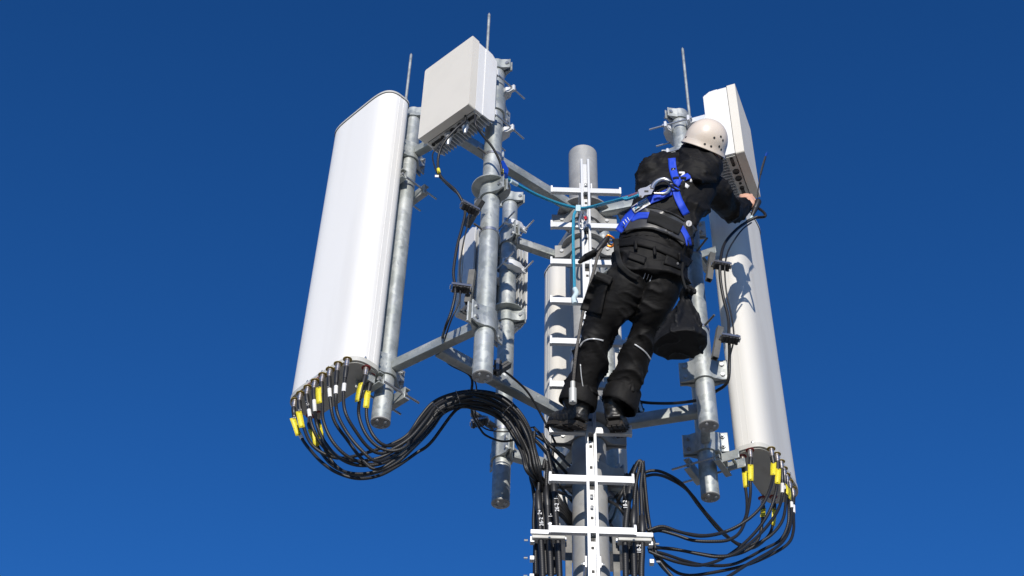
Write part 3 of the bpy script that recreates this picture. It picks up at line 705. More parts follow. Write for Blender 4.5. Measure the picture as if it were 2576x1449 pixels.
for i, b in enumerate(behind):
    Y0 = 5.74 if i >= 8 else 5.70
    w = lerpY([zc(*q) for q in b], Y0, Y0)
    for q in range(len(w)):
        px = zc(*b[q])[0]
        if i < 8 and 1420 < px < 1545: w[q] = at(*zc(*b[q]), Y=6.14+.03*(i % 4))
        elif i < 8: w[q] = at(*zc(*b[q]), Y=5.86+.03*(i % 4))
        elif i in (8, 9): w[q] = at(*zc(*b[q]), Y=5.78+.04*(i-8))
        else: w[q] = at(*zc(*b[q]), Y=5.80+.04*((i-10) % 2))
    txt = ['slanting down left of the mast, uppermost', 'slanting from the left bundle behind the mast', 'running low behind the mast from the left bundle', 'bending up right of the mast in a small arch',
           'rising to the tied top of the right bundle', 'crossing behind the mast halfway down', 'lowest of those passing behind the mast', 'hanging close to the left edge of the mast',
           'leaving the right feeders downwards, outermost', 'leaving the right feeders downwards, inner', 'hanging down the far left of the feeders, outermost', 'hanging just left of the outermost left feeder',
           'between the outer and middle left feeders', 'between the middle and inner left feeders', 'between the outer and middle right feeders', 'between the middle and inner right feeders'][i]
    cable(w, .0085, 'black coaxial cable '+txt, 'loose coaxial cables around the mast', conn=False)

# feeder clamp blocks
def clampblock(c, wx, label, side, row2=False):
    t = thing('feeder_clamp', label, 'cable clamp', c, 'feeder clamps beside the mast'); c = V(c)
    MB().box(c+V((0, -.03, .010)), (wx, 0, 0), (0, .006, 0), (0, 0, .012)).build('front_bar', 'aluminium', t, bevel=.002)
    MB().box(c+V((0, .03, .010)), (wx, 0, 0), (0, .006, 0), (0, 0, .012)).build('rear_bar', 'aluminium', t, bevel=.002)
    MB().box(c+V((0, 0, -.006)), (wx-.008, 0, 0), (0, .026, 0), (0, 0, .014)).build('rubber_block', 'grey_plastic', t, bevel=.003)
    for k in range(4):
        for s in (1,):
            z = c.z-.03*0
            MB().cyl(c+V((-side*0-wx*(1)+(.02 if 0 else -.012) if side < 0 else wx+.012, .0, -.02-.10*k)), c+V((-wx-.03 if side < 0 else wx+.03, 0, -.02-.10*k)), .006, n=8).build('screw', 'steel', t)
            MB().box(c+V((-wx+.01 if side < 0 else wx-.01, .01, -.02-.10*k)), (.011, 0, 0), (0, .016, 0), (0, 0, .011)).build('clamp_plate', 'aluminium', t, bevel=.002)
clampblock(at(1380, 1352, Y=5.74), .090, 'white metal clamp block holding the three left feeders', -1)
clampblock(at(1596, 1358, Y=5.74), .090, 'white metal clamp block holding the three right feeders', 1)
def channel(mb, a, b, nrm, w=.016, d=.016, th=.0025):   # C-channel from a to b, open side towards nrm
    a, b, nrm = V(a), V(b), V(nrm); ax = (b-a).normalized(); nrm = (nrm-ax*nrm.dot(ax)).normalized(); sd_ = ax.cross(nrm); h = (b-a)/2; c = (a+b)/2
    mb.box(c-nrm*(d-th), sd_*w, nrm*th, h)
    for s in (-1, 1):
        mb.box(c+sd_*s*(w-th), sd_*th, nrm*(d-2*th), h); mb.box(c+sd_*s*(w-.007)+nrm*(d-th), sd_*.007, nrm*th, h)
    return mb
t = thing('feeder_support', 'dark steel channel frame carrying the feeder clamps on the mast', 'support frame', (MX, MY, 3.4))
ch = MB()
for px in (1430, 1548):
    q = at(px, 1350, Y=5.80); channel(ch, V((q.x, q.y, q.z-1.2)), V((q.x, q.y, q.z)), (-1 if px < 1480 else 1, 0, 0))
ch.build('channel', 'channel_grey', t)
MB().lathe((MX, MY, 3.47), UP, [(MR+.001, 0), (MR+.004, 0), (MR+.004, .03), (MR+.001, .03)], 36).build('band', 'steel', t)
for s in (-1, 1): MB().box((MX+s*(MR+.03), MY-.02, 3.46), (.012, 0, 0), (0, .02, 0), (0, 0, .045)).build('band_buckle', 'alu_cast', t)

# ------------------------------------------------------------------ cable hangers on the poles
def hanger(key, pc, a, b, opennrm, blk, label, cy, ends=(1, 1), bandz=None):
    """channel from a to b; block centre blk=(pt, dir)"""
    t = thing('cable_hanger', label, 'cable hanger', pc, 'cable hangers'); x, y = POLE[key] if key else (0, 0)
    channel(MB(), a, b, opennrm).build('channel', 'channel_grey', t)
    if key:
        MB().lathe((x, y, bandz-.012), UP, [(PR+.001, 0), (PR+.0035, 0), (PR+.0035, .020), (PR+.001, .020)], 30).build('band', 'steel', t)
        q = (V(a)+V(b))/2; d = V((q.x-x, q.y-y, 0)); L = d.length; d.normalize()
        MB().cyl(V((x, y, bandz))+d*PR, V((x, y, bandz))+d*(L), .006, n=10).build('band_screw', 'channel_grey', t)
    p, d, up = blk; p, d, up = V(p), V(d).normalized(), V(up).normalized(); n_ = d.cross(up).normalized()
    b_ = MB()
    for k in range(-2, 3):
        b_.box(p+d*k*.018, d*.0073, n_*.021, up*(.020 if k % 2 == 0 else .016))
    b_.box(p, d*.044, n_*.017, up*.013); b_.build('clamp_block', 'clamp_black', t, bevel=.002)
    for s in (-1, 1): MB().box(p-n_*s*.023, d*.050, n_*.002, up*.008).build('clamp_strip', 'steel', t)
    for s in (-1, 1): MB().cyl(p+d*s*.053-n_*.012, p+d*s*.053+n_*.012, .004, n=8).build('clamp_screw', 'steel', t)
    return t
def pxv(a, b, Ya, Yb): return at(*b, Y=Yb)-at(*a, Y=Ya)
Yh = 4.98
hanger('front', at(1190, 520, Y=Yh), at(1212, 503, Y=4.97), at(1172, 570, Y=5.06), (-.5, .2, .8), (at(1182, 524, Y=4.96), (.9, .3, -.35), (0, .25, 1)), 'small cable hanger on the nearest pole, upper one, channel sloping', False, bandz=5.715)
hanger('front', at(1165, 720, Y=5.0), at(1189, 682, Y=5.0), at(1177, 763, Y=5.03), (.3, -.2, 1), (at(1160, 725, Y=4.98), (1, .1, -.05), (0, .25, 1)), 'small cable hanger on the nearest pole, lower one with dark channel', True, bandz=5.11)
hanger('right', at(1795, 660, Y=5.25), at(1791, 640, Y=5.28), at(1783, 705, Y=5.28), (-.2, -.1, 1), (at(1815, 668, Y=5.26), (1, .2, 0), (0, .25, 1)), 'small cable hanger by the worker\'s right hip, beside the antenna', False, bandz=5.32)
hanger('right', at(1810, 850, Y=5.28), at(1811, 825, Y=5.30), at(1798, 902, Y=5.30), (-.2, -.1, 1), (at(1836, 852, Y=5.28), (1, .2, 0), (0, .25, 1)), 'small cable hanger below the tool bag, beside the antenna', False, bandz=4.77)
hanger(None, at(1262, 925, Y=5.42), at(1280, 916, Y=5.44), at(1246, 938, Y=5.40), (.1, -.9, .3), (at(1252, 925, Y=5.42), (0, .3, 1), (1, 0, 0)), 'small cable hanger strapped to the lower left bracket arm', False)
hanger('back', at(1210, 1060, Y=6.0), at(1188, 1040, Y=5.98), at(1243, 1075, Y=6.08), (0, -.5, -1), (at(1206, 1062, Y=5.98), (.9, .1, .35), (-.3, .3, 1)), 'small cable hanger low on the rear pole', False, bandz=4.62)
hanger(None, at(1620, 1035, Y=5.84), at(1609, 1040, Y=5.86), at(1612, 1068, Y=5.86), (0, -1, 0), (at(1606, 1020, Y=5.84), (.3, .2, -1), (1, 0, .3)), 'small cable hanger strapped to the bracket arm by the right boot', True)

# jumpers of the box radios
def jump(pp, r, label, m='cable_smooth', Y=None, **kw):
    w = [at(p[0], p[1], Y=p[2]) for p in pp]; return cable(w, r, label, 'thin jumper cables of the box radios', m=m, conn=False, **kw)
jump([(1170, 285, 4.90), (1170, 305, 4.90), (1150, 322, 4.90), (1120, 355, 4.92), (1105, 385, 4.95), (1102, 420, 4.96), (1112, 448, 4.96), (1145, 478, 4.95), (1162, 505, 4.96), (1170, 535, 4.97), (1163, 570, 4.97), (1150, 620, 4.97), (1141, 680, 4.97), (1143, 710, 4.97), (1145, 740, 4.97), (1135, 785, 4.99), (1120, 825, 5.05), (1113, 860, 5.3), (1125, 910, 5.5), (1183, 945, 5.55), (1186, 990, 5.6), (1188, 1040, 5.75), (1205, 1075, 5.9)], .0075, 'thicker jumper cable hanging from the box radio past two hangers', mark=None)
for o_ in [q for q in bpy.data.objects if q.get('label', '').startswith('thicker jumper cable')]:
    MB().tube([at(1102.5, 425, Y=4.955), at(1105, 436, Y=4.955)], .0095, 10).build('yellow_band', 'tag_yellow', o_)
    MB().box(at(1099, 443, Y=4.95), (.010, 0, 0), (0, .001, 0), (0, 0, .008)).build('flag_label', 'tag_white', o_)
jump([(1120, 345, 5.0), (1096, 375, 5.0), (1088, 390, 5.0), (1092, 415, 4.98), (1104, 443, 4.97), (1130, 470, 4.97), (1160, 497, 4.97), (1178, 525, 4.98), (1177, 560, 4.98), (1166, 610, 4.98), (1157, 670, 4.98), (1158, 720, 4.98), (1155, 760, 4.98), (1137, 800, 5.0), (1120, 850, 5.1), (1118, 865, 5.3), (1135, 912, 5.5), (1195, 960, 5.6), (1196, 1040, 5.75), (1215, 1075, 5.9)], .004, 'thinner jumper cable hanging from the box radio past two hangers')
jump([(1195, 290, 4.86), (1197, 315, 4.86), (1215, 342, 4.9), (1235, 365, 4.93), (1250, 390, 4.96), (1260, 415, 4.99), (1263, 435, 5.0)], .0068, 'short jumper cable with yellow bands running down across the nearest pole')
jump([(1205, 1075, 5.9), (1222, 1095, 5.9), (1262, 1110, 5.92), (1300, 1105, 5.9), (1340, 1092, 5.85)], .006, 'thin cable sagging in front of the rear pole, lower one')
jump([(1210, 1072, 5.92), (1230, 1082, 5.92), (1270, 1086, 5.92), (1310, 1080, 5.9), (1345, 1074, 5.85)], .004, 'thin cable sagging in front of the rear pole, upper one')
jump([(1150, 905, 5.5), (1200, 915, 5.5), (1245, 922, 5.42), (1262, 930, 5.42), (1290, 950, 5.5), (1330, 990, 5.6), (1370, 1060, 5.7), (1400, 1120, 5.75)], .006, 'thin cable passing the hanger on the lower left bracket arm')
# radio connectors
for u_ in (.105, .235):
    c = P1f(u_, .086, 5.852)
    MB().lathe(c, -UP, [(.024, -.004), (.024, .02), (.019, .022), (.021, .05), (.017, .055), (.013, .085), (.008, .10)], 16).build('plug', 'bolt', R1)
# antenna-side jumpers on the right
jump([(1905, 545, 5.42), (1880, 558, 5.43), (1850, 580, 5.38), (1822, 615, 5.30), (1812, 660, 5.25), (1812, 700, 5.27), (1820, 750, 5.3), (1832, 800, 5.3), (1834, 850, 5.29), (1835, 905, 5.35), (1830, 960, 5.4), (1800, 985, 5.5), (1760, 1005, 5.6), (1700, 1014, 5.75), (1640, 1014, 5.84), (1605, 1010, 5.86)], .0085, 'thicker black cable dropping from the loose plug along the right antenna', m='cable_smooth')
jump([(1890, 560, 5.43), (1865, 580, 5.38), (1835, 625, 5.29), (1824, 665, 5.25), (1824, 700, 5.27), (1829, 745, 5.3), (1840, 795, 5.3), (1846, 850, 5.29), (1836, 900, 5.35), (1832, 950, 5.4)], .0045, 'thinner black cable beside the thicker one along the right antenna', m='cable_smooth')
t = cable([at(1889, 515, Y=5.50), at(1905, 522, Y=5.47), at(1922, 535, Y=5.42), at(1924, 545, Y=5.40), at(1900, 548, Y=5.44), at(1880, 556, Y=5.44)], .0085, 'short bent black cable tail looping at the worker\'s right hand', 'thin jumper cables of the box radios', conn=False)
t = thing('cable_plug', 'loose black plug in the worker\'s right hand with a thin frayed lead pointing up', 'plug', at(1895, 530, Y=5.44))
a, b = at(1907, 508, Y=5.44), at(1888, 552, Y=5.45)
MB().chain([a, a.lerp(b, .4), a.lerp(b, .8)], [.020, .017, .009]).build('body', 'black_rubber', t)
MB().cyl(a.lerp(b, .8), b, .008, n=10).build('tip', 'clear_plastic', t)
MB().tube(catmull([at(1905, 512, Y=5.44), at(1907, 480, Y=5.42), at(1913, 440, Y=5.40), at(1920, 415, Y=5.38)]), .0035, 8).build('lead', 'black_rubber', t)
MB().tube([at(1913, 440, Y=5.40), at(1918, 420, Y=5.38), at(1926, 394, Y=5.37)], [.006, .007, .006], 8).build('shrink_tube', 'black_rubber', t)
for dx, dy in ((2, -12), (6, -10), (-2, -9)): MB().cyl(at(1926, 394, Y=5.37), at(1928+dx, 394+dy, Y=5.36), .0016, n=6).build('strand', 'blue_anodised', t)

# cable ties on the bundles
for i, (x, y, dx, dy, rad) in enumerate(((1185, 605, 60, 50, .052), (1325, 520, 20, 60, .052), (1690, 600, -50, 50, .055))):
    p = at(*z3(x, y), Y=5.45+.05*i)
    a = at(*z3(x-dx, y-dy), Y=p.y); b = at(*z3(x+dx, y+dy), Y=p.y); ax = (b-a).normalized(); la = (b-a).length/2
    dd = VIEW(p); la *= .72
    q = [p+ax*la*cos(2*pi*k/20)+dd*.045*sin(2*pi*k/20) for k in range(21)]
    tag(MB().tube(q, .003, 6).build('cable_tie', 'clamp_black'), 'black cable tie round the left bundle, ' + ['on its rising slope', 'near its crest', 'on its falling side'][i], 'cable tie', 'cable ties round the left bundle')

# maker's mark on the left antenna
def onplane(px, py, p0, n_):
    d = at(px, py, Y=1.0); return d*(p0.dot(n_)/d.dot(n_))
fp = LC+LN*(LD/2+.0055)+UP*LZ0
mc = onplane(793, 952, fp, LN); mc.z = LZ0+.019
text('HUAWEI', .025, 'ink_grey', frame(mc, LW, LN), LA)
MB().box(mc-UP*.015, LW*.062, LN*.0004, UP*.0022).build('red_line', 'ring_red', LA)

# ------------------------------------------------------------------ the worker
def edgesec(secs):
    out = []; C = []
    for q in secs:
        (lx_, ly_), (rx_, ry_), Y, dep = q[:4]; dy = q[4] if len(q) > 4 else 0
        l, r = at(lx_, ly_, Y=Y+dy), at(rx_, ry_, Y=Y-dy); C.append(((l+r)/2, (r-l)/2, dep))
    for i, (c, a, d) in enumerate(C):
        sp = (C[min(i+1, len(C)-1)][0]-C[max(i-1, 0)][0]); b = a.cross(sp).normalized()*d; out.append((c, a, b))
    return out
def smoothsecs(secs, k=4):
    C = [list(s[0])+list(s[1])+list(s[2]) for s in secs]; out = []
    Q = [C[0]]+C+[C[-1]]
    for i in range(1, len(Q)-2):
        a, b, c, d = Q[i-1:i+3]
        for j in range(k):
            t = j/k; v = [.5*(2*b[m]+(c[m]-a[m])*t+(2*a[m]-5*b[m]+4*c[m]-d[m])*t*t+(-a[m]+3*b[m]-3*c[m]+d[m])*t**3) for m in range(9)]
            out.append((V(v[:3]), V(v[3:6]), V(v[6:])))
    out.append(secs[-1]); return out
def remesh(mb, name, m, parent, voxel=.009, it=4, disp=None):
    me = bpy.data.meshes.new('tmp'); me.from_pydata(mb.v, [], mb.f); o = bpy.data.objects.new('tmp', me); S.collection.objects.link(o)
    bm = bmesh.new(); bm.from_mesh(me); bmesh.ops.remove_doubles(bm, verts=bm.verts, dist=1e-5); bmesh.ops.recalc_face_normals(bm, faces=bm.faces); bm.to_mesh(me); bm.free()
    r = o.modifiers.new('r', 'REMESH'); r.mode = 'VOXEL'; r.voxel_size = voxel
    if it: s = o.modifiers.new('s', 'SMOOTH'); s.factor = .5; s.iterations = it
    bpy.context.view_layer.update()
    me2 = bpy.data.meshes.new_from_object(o.evaluated_get(bpy.context.evaluated_depsgraph_get())); bpy.data.objects.remove(o)
    if disp:
        ns = [v.normal.copy() for v in me2.vertices]
        for v, n_ in zip(me2.vertices, ns): v.co += n_*disp(v.co, n_)
    bvh = BVHTree.FromPolygons([v.co.copy() for v in me2.vertices], [p.vertices[:] for p in me2.polygons])
    if parent: me2.transform(Matrix.Translation(-OFF[parent.name]))
    me2.polygons.foreach_set('use_smooth', [True]*len(me2.polygons)); me2.materials.clear(); me2.materials.append(M[m]); me2.name = name
    o = bpy.data.objects.new(name, me2); S.collection.objects.link(o)
    if parent: o.parent = parent; OFF[o.name] = OFF[parent.name]
    else: OFF[o.name] = V((0, 0, 0))
    return o, bvh
def folds(amp, sc, aniso, seed=0, rot=None):
    def f(p, n_):
        q = rot @ p if rot else p
        wv = noise.noise(q*3.0+V((seed, 0, 0)))*.12; q = V((q.x+wv, q.y, q.z+wv))
        a = noise.noise(V((q.x*aniso[0]+seed, q.y*aniso[1], q.z*aniso[2]))*sc)
        b = noise.noise(V((q.x*aniso[0]*1.9, q.y*aniso[1]*1.9+seed, q.z*aniso[2]*2.1))*sc)
        c_ = noise.noise(V((q.x*aniso[0]*2.6, q.y*2.2, q.z*aniso[2]*3.0+seed))*sc); r3 = max(0, 1-abs(c_)*3.0)
        r_ = max(0, 1-abs(a)*3.2)+.32*r3*r3; return amp*(r_*r_*1.5-1.0+(.4-abs(b))*.45)
    return f
B_WB = None
def drape(bv, pts, w, name, m, parent, off=.006, th=.003, cols=4, taper=None, extra=None):
    """a band laid on a surface: centre line and width given as seen, pushed onto the surface"""
    P = []
    for i in range(len(pts)-1):
        L = hypot(pts[i+1][0]-pts[i][0], pts[i+1][1]-pts[i][1]); k = max(2, int(L/5))
        for j in range(k): t = j/k; P.append((pts[i][0]*(1-t)+pts[i+1][0]*t, pts[i][1]*(1-t)+pts[i+1][1]*t))
    P.append(pts[-1]); N_ = len(P)
    for _ in range(3):
        P = [P[0]]+[((P[i-1][0]+2*P[i][0]+P[i+1][0])/4, (P[i-1][1]+2*P[i][1]+P[i+1][1])/4) for i in range(1, N_-1)]+[P[-1]]
    vs = []; dist = []
    for i, p in enumerate(P):
        a, b = P[max(i-1, 0)], P[min(i+1, N_-1)]; dx, dy = b[0]-a[0], b[1]-a[1]; l = hypot(dx, dy) or 1
        ww = w if taper is None else w*(taper[0]+(taper[1]-taper[0])*i/(N_-1))
        for j in range(cols+1):
            s = (j/cols-.5)*ww; q = (p[0]-dy/l*s, p[1]+dx/l*s)
            d = at(*q, Y=1.0).normalized(); best = None
            for bb in bv:
                h = bb.ray_cast(V((0, 0, 0)), d)
                if h[0] is not None and (best is None or h[3] < best[0]): best = (h[3], h[1])
            vs.append(d); dist.append(best)
    ds = [x[0] if x else None for x in dist]; good = [x for x in ds if x]
    if not good: return None
    med = sorted(good)[len(good)//2]
    nc = cols+1
    ds = [x if x and abs(x-med) < .45 else None for x in ds]
    for _ in range(30):
        nd = list(ds)
        for i in range(len(ds)):
            if ds[i] is None:
                r_, c_ = divmod(i, nc); nb = []
                for a_, b_ in ((r_-1, c_), (r_+1, c_), (r_, c_-1), (r_, c_+1)):
                    if 0 <= a_ < N_ and 0 <= b_ < nc and ds[a_*nc+b_] is not None: nb.append(ds[a_*nc+b_])
                if nb: nd[i] = sum(nb)/len(nb)+.002
        ds = nd
    for _ in range(2):
        nd = list(ds)
        for i in range(len(ds)):
            r_, c_ = divmod(i, nc); nb = [ds[i]]
            for a_ in (r_-1, r_+1):
                if 0 <= a_ < N_: nb.append(ds[a_*nc+c_])
            nd[i] = min(ds[i], sum(nb)/len(nb))
        ds = nd
    pos = [d*(x-off) for d, x in zip(vs, ds)]
    mb = MB(); fs = []; uv = []; Ls = 0
    for i in range(N_-1):
        for j in range(cols):
            fs.append((i*nc+j, (i+1)*nc+j, (i+1)*nc+j+1, i*nc+j+1)); uv.append([(j/cols, i*.01), (j/cols, (i+1)*.01), ((j+1)/cols, (i+1)*.01), ((j+1)/cols, i*.01)])
    mb.add(pos, fs, True, uv); o = mb.build(name, m, parent); md = o.modifiers.new('s', 'SOLIDIFY'); md.thickness = th; md.offset = 0
    return o
man = thing('person', 'worker in black jacket and trousers with beige helmet, leaning out from the ladder', 'person', at(1505, 1075, Y=5.55))
# --- garments
torso = [((1535, 705), (1735, 715), 5.07, .125), ((1543, 660), (1736, 672), 5.05, .135), ((1552, 600), (1738, 636), 5.02, .130), ((1566, 560), (1742, 600), 5.00, .122),
         ((1585, 515), (1762, 560), 4.98, .118), ((1596, 470), (1788, 520), 4.97, .118), ((1604, 435), (1806, 482), 4.97, .112), ((1622, 408), (1806, 452), 4.99, .095), ((1655, 392), (1792, 428), 5.00, .07)]
ts = smoothsecs(edgesec(torso))
jk = MB().loft([s for i, s in enumerate(ts) if i >= 7], 28)
shR, elR, wrR = at(1790, 476, Y=5.02), at(1834, 528, Y=5.20), at(1873, 519, Y=5.43)
jk.chain([at(1770, 463, Y=4.98), shR, at(1815, 503, Y=5.10), elR], [.085, .090, .080, .072]); jk.chain([elR, at(1856, 530, Y=5.31), wrR], [.070, .060, .046])
shL, elL, wrL = at(1640, 432, Y=4.93), at(1632, 492, Y=5.14), at(1690, 478, Y=5.33)
jk.chain([shL, elL], [.078, .066]); jk.chain([elL, wrL], [.060, .045])
# hood
hc = at(1752, 412, Y=4.85); 
jk.chain([at(1740, 405, Y=4.98), at(1780, 430, Y=4.98)], [.07, .07])
jacket, bvJ = remesh(jk, 'jacket', 'jacket_cloth', man, .008, 2, folds(.010, 4.8, (1, 1, 1.5), 3.1, Matrix.Rotation(.7, 3, 'Y')))
hdm = MB()
hs_ = [((1700, 398), (1716, 370), 4.95, .03, -.01), ((1702, 418), (1734, 372), 4.93, .06, -.03), ((1716, 442), (1762, 385), 4.92, .085, -.05), ((1742, 457), (1790, 402), 4.92, .09, -.05), ((1770, 464), (1810, 416), 4.93, .08, -.04), ((1792, 464), (1815, 434), 4.95, .05, -.02)]
hdm.loft(smoothsecs(edgesec(hs_)), 24)
hdm.chain([at(1706, 404, Y=4.90), at(1722, 432, Y=4.86), at(1760, 452, Y=4.85), at(1798, 454, Y=4.90)], [.018, .022, .024, .020])
hdm.chain([at(1710, 384, Y=4.91), at(1740, 408, Y=4.85), at(1775, 434, Y=4.84)], [.016, .020, .014])
hood, bvHd = remesh(hdm, 'hood', 'jacket_cloth', jacket, .007, 3, folds(.006, 5, (1, 1, 1.8), 5.5, Matrix.Rotation(-.5, 3, 'Y')))
pelvis = MB().loft([s for i, s in enumerate(ts) if i <= 9], 28)
legL = [((1545, 655), (1645, 690), 5.07, .12), ((1515, 700), (1628, 738), 5.10, .118), ((1492, 750), (1602, 785), 5.16, .110), ((1474, 805), (1562, 828), 5.23, .095), ((1456, 850), (1540, 866), 5.28, .086),
        ((1440, 900), (1530, 918), 5.34, .085), ((1428, 950), (1512, 962), 5.40, .082), ((1417, 988), (1500, 1000), 5.45, .080), ((1412, 1004), (1496, 1018), 5.46, .076)]
legR = [((1618, 680), (1732, 690), 5.08, .12), ((1606, 740), (1716, 742), 5.12, .115), ((1594, 790), (1688, 797), 5.19, .103), ((1580, 830), (1664, 838), 5.26, .090), ((1563, 875), (1640, 888), 5.31, .086),
        ((1545, 925), (1632, 940), 5.38, .084), ((1530, 968), (1612, 985), 5.43, .082), ((1521, 992), (1598, 1008), 5.46, .080), ((1519, 1004), (1594, 1026), 5.47, .076)]
for lg in (legL, legR): pelvis.loft(smoothsecs(edgesec(lg)), 24)
trousers, bvT = remesh(pelvis, 'trousers', 'trouser_cloth', man, .008, 2, folds(.012, 5.0, (.8, 1, 1.3), 9.4, Matrix.Rotation(-.7, 3, 'Y')))
for cu in ([((1419, 974), (1503, 988), 5.445, .084), ((1413, 988), (1501, 1004), 5.45, .089), ((1407, 1003), (1499, 1026), 5.455, .090), ((1408, 1007), (1497, 1030), 5.458, .086)],
           [((1525, 972), (1612, 992), 5.445, .084), ((1520, 988), (1606, 1012), 5.45, .089), ((1515, 1001), (1601, 1036), 5.458, .091), ((1517, 1005), (1597, 1040), 5.46, .086)]):
    ss = smoothsecs(edgesec(cu), 3); n_ = 32; vs = []
    for k_, (c, a, b_) in enumerate(ss):
        vs += [c+a*cos(2*pi*i/n_)*(1+.02*sin(5*i*.4+k_*.5))+b_*sin(2*pi*i/n_)*(1+.03*sin(7*i*.39)) for i in range(n_)]
    cf = MB().add(vs, [(j*n_+i, j*n_+(i+1) % n_, (j+1)*n_+(i+1) % n_, (j+1)*n_+i) for j in range(len(ss)-1) for i in range(n_)], True).build('cuff', 'trouser_cloth', trousers)
    md = cf.modifiers.new('s', 'SOLIDIFY'); md.thickness = .008; md.offset = 0
# --- body inside the clothes: one mesh
bd = MB()
bd.loft([(c, a*.74, b*.55) for c, a, b in ts[6:]], 20); bd.caps(ts[1][0]*1.01, ts[8][0]*1.005, .085, .08)
for lg in (legL, legR): bd.loft([(c*(1.006 if k < 2 else 1), a*.55, b*.5) for k, (c, a, b) in enumerate(edgesec(lg)[:-2])], 16)
neck = at(1752, 408, Y=4.97)
a_h = (RC @ V((.31, .95, .12))).normalized(); f_h = (RC @ V((.62, -.15, -.75))); f_h = (f_h-a_h*f_h.dot(a_h)).normalized(); s_h = f_h.cross(a_h).normalized()
hcn = at(1770, 374, Y=4.92)            # centre of the helmet rim
hd = hcn-a_h*.012+f_h*.012
bd.caps(neck, hd-a_h*.04, .062, .058)
bd.ell(hd, f_h*.098, s_h*.076, a_h*.118, 20, 14); bd.ell(hd+f_h*.035-a_h*.07, f_h*.055, s_h*.055, a_h*.05)
bd.caps(hd+f_h*.098+a_h*.0, hd+f_h*.112-a_h*.032, .010, .014); bd.caps(hd+f_h*.093-a_h*.058-s_h*.018, hd+f_h*.093-a_h*.058+s_h*.018, .008, .008)
bd.caps(hd+f_h*.09+a_h*.022-s_h*.03, hd+f_h*.09+a_h*.022+s_h*.03, .010, .010)
for s in (1, -1): bd.ell(hd+s_h*s*.078-a_h*.01, f_h*.018, s_h*.010, a_h*.030, 10, 8)
bd.chain([at(1775, 470, Y=5.0), shR, elR, wrR], [.05, .055, .042, .029]); bd.chain([at(1655, 430, Y=4.95), shL, elL, wrL], [.05, .055, .042, .029])
def hand(wr, fd, nm, side, curl, mb):
    """wr wrist, fd direction wrist->knuckles, nm back-of-hand normal, side: thumb side (+1/-1)"""
    k0 = len(mb.v); fd = fd.normalized(); nm = (nm-fd*nm.dot(fd)).normalized(); lt = fd.cross(nm)*side
    pal = wr+fd*.045
    mb.caps(wr-fd*.02, wr+fd*.015, .028, .028); mb.ell(pal, fd*.050, lt*.040, nm*.019, 16, 10); mb.ell(pal+fd*.018-nm*.004, fd*.03, lt*.041, nm*.016, 12, 8)
    for i, (o_, L_) in enumerate(((.028, .92), (.0095, 1.0), (-.0095, .94), (-.027, .76))):
        k = wr+fd*(.085-.004*abs(i-1))+lt*o_; d = fd.copy(); pts = [k]; q = k
        for j, l_ in enumerate((.042, .026, .021)):
            ang = curl[j]*(1+.06*i); d = (d*cos(ang)-nm*sin(ang)).normalized() if j == 0 else (Matrix.Rotation(ang, 3, lt if side < 0 else -lt) @ d).normalized()
            q = q+d*l_*L_; pts.append(q)
        mb.chain(pts, [.0102, .0094, .0086, .0072])
    tb = wr+fd*.025+lt*.030-nm*.006; t1 = tb+(fd*.55+lt*.65-nm*.5).normalized()*.038; t2 = t1+(fd*.8+lt*.1-nm*.6).normalized()*.030
    mb.chain([tb, t1, t2], [.0155, .0125, .0095])
    for i_ in range(k0, len(mb.v)): mb.v[i_] = wr+(mb.v[i_]-wr)*1.14
hand(at(1886, 511, Y=5.46), at(1869, 478, Y=5.50)-at(1885, 512, Y=5.46), (RC @ V((.1, .1, 1))), 1, (.75, 1.0, .7), bd)
hand(wrL+V((.02, .02, .0)), V((.9, .25, .3)), V((-.2, -1, .1)), 1, (.6, .9, .6), bd)
body, _ = remesh(bd, 'body', 'skin', man, .0052, 2)
MB().ell(hd-f_h*.028+a_h*.0, f_h*.084, s_h*.080, a_h*.095, 18, 12).build('hair', 'ink_black', man)
for s in (1, -1): MB().ell(hd+f_h*.088+s_h*s*.030+a_h*.006, f_h*.012, s_h*.014, a_h*.010, 10, 8).build('eye', 'ink_white', man)
# --- helmet
hm = MB(); prof = [(1.10, -.012), (1.085, -.008), (1.045, .004), (1.01, .018), (1.0, .035)]
for k in range(1, 12):
    tt = pi/2*k/11; prof.append((max(cos(tt), .001)**.93, .035+.128*sin(tt)))
A_, B__ = .122, .112; n_ = 48; vs = []
for r_, h_ in prof:
    for i in range(n_):
        an = 2*pi*i/n_; vs.append(hcn+f_h*cos(an)*r_*A_+s_h*sin(an)*r_*B__+a_h*(h_+(.012*cos(an) if h_ < .02 else 0)*-1))
fs = [(j*n_+i, j*n_+(i+1) % n_, (j+1)*n_+(i+1) % n_, (j+1)*n_+i) for j in range(len(prof)-1) for i in range(n_)]
hm.add(vs, fs, True); helmet = hm.build('helmet', 'helmet_shell', man); md = helmet.modifiers.new('s', 'SOLIDIFY'); md.thickness = .004; md.offset = -1
bvH = BVHTree.FromPolygons(vs, fs)
for (hx, hy) in ((1772.7, 363), (1788, 368.5), (1796, 346.7), (1812, 344), (1817, 353), (1808, 368), (1812.5, 376), (1727, 346)):
    d = at(hx, hy, Y=1.).normalized(); h = bvH.ray_cast(V((0, 0, 0)), d)
    if h[0] is not None:
        nn = h[1] if h[1].dot(d) < 0 else -h[1]
        MB().cyl(h[0]-nn*.001, h[0]+nn*.0052, .0066, n=14).build('vent_hole', 'ink_black', helmet)
for side_ in (1, ):
    MB().tube(catmull([hcn+f_h*.05+s_h*.104, hd+f_h*.07-a_h*.07+s_h*.07, hd+f_h*.075-a_h*.125+s_h*.02, hd+f_h*.05-a_h*.10-s_h*.07, hcn+f_h*.04-s_h*.104]), .006, 8).build('chin_strap', 'velcro', helmet)
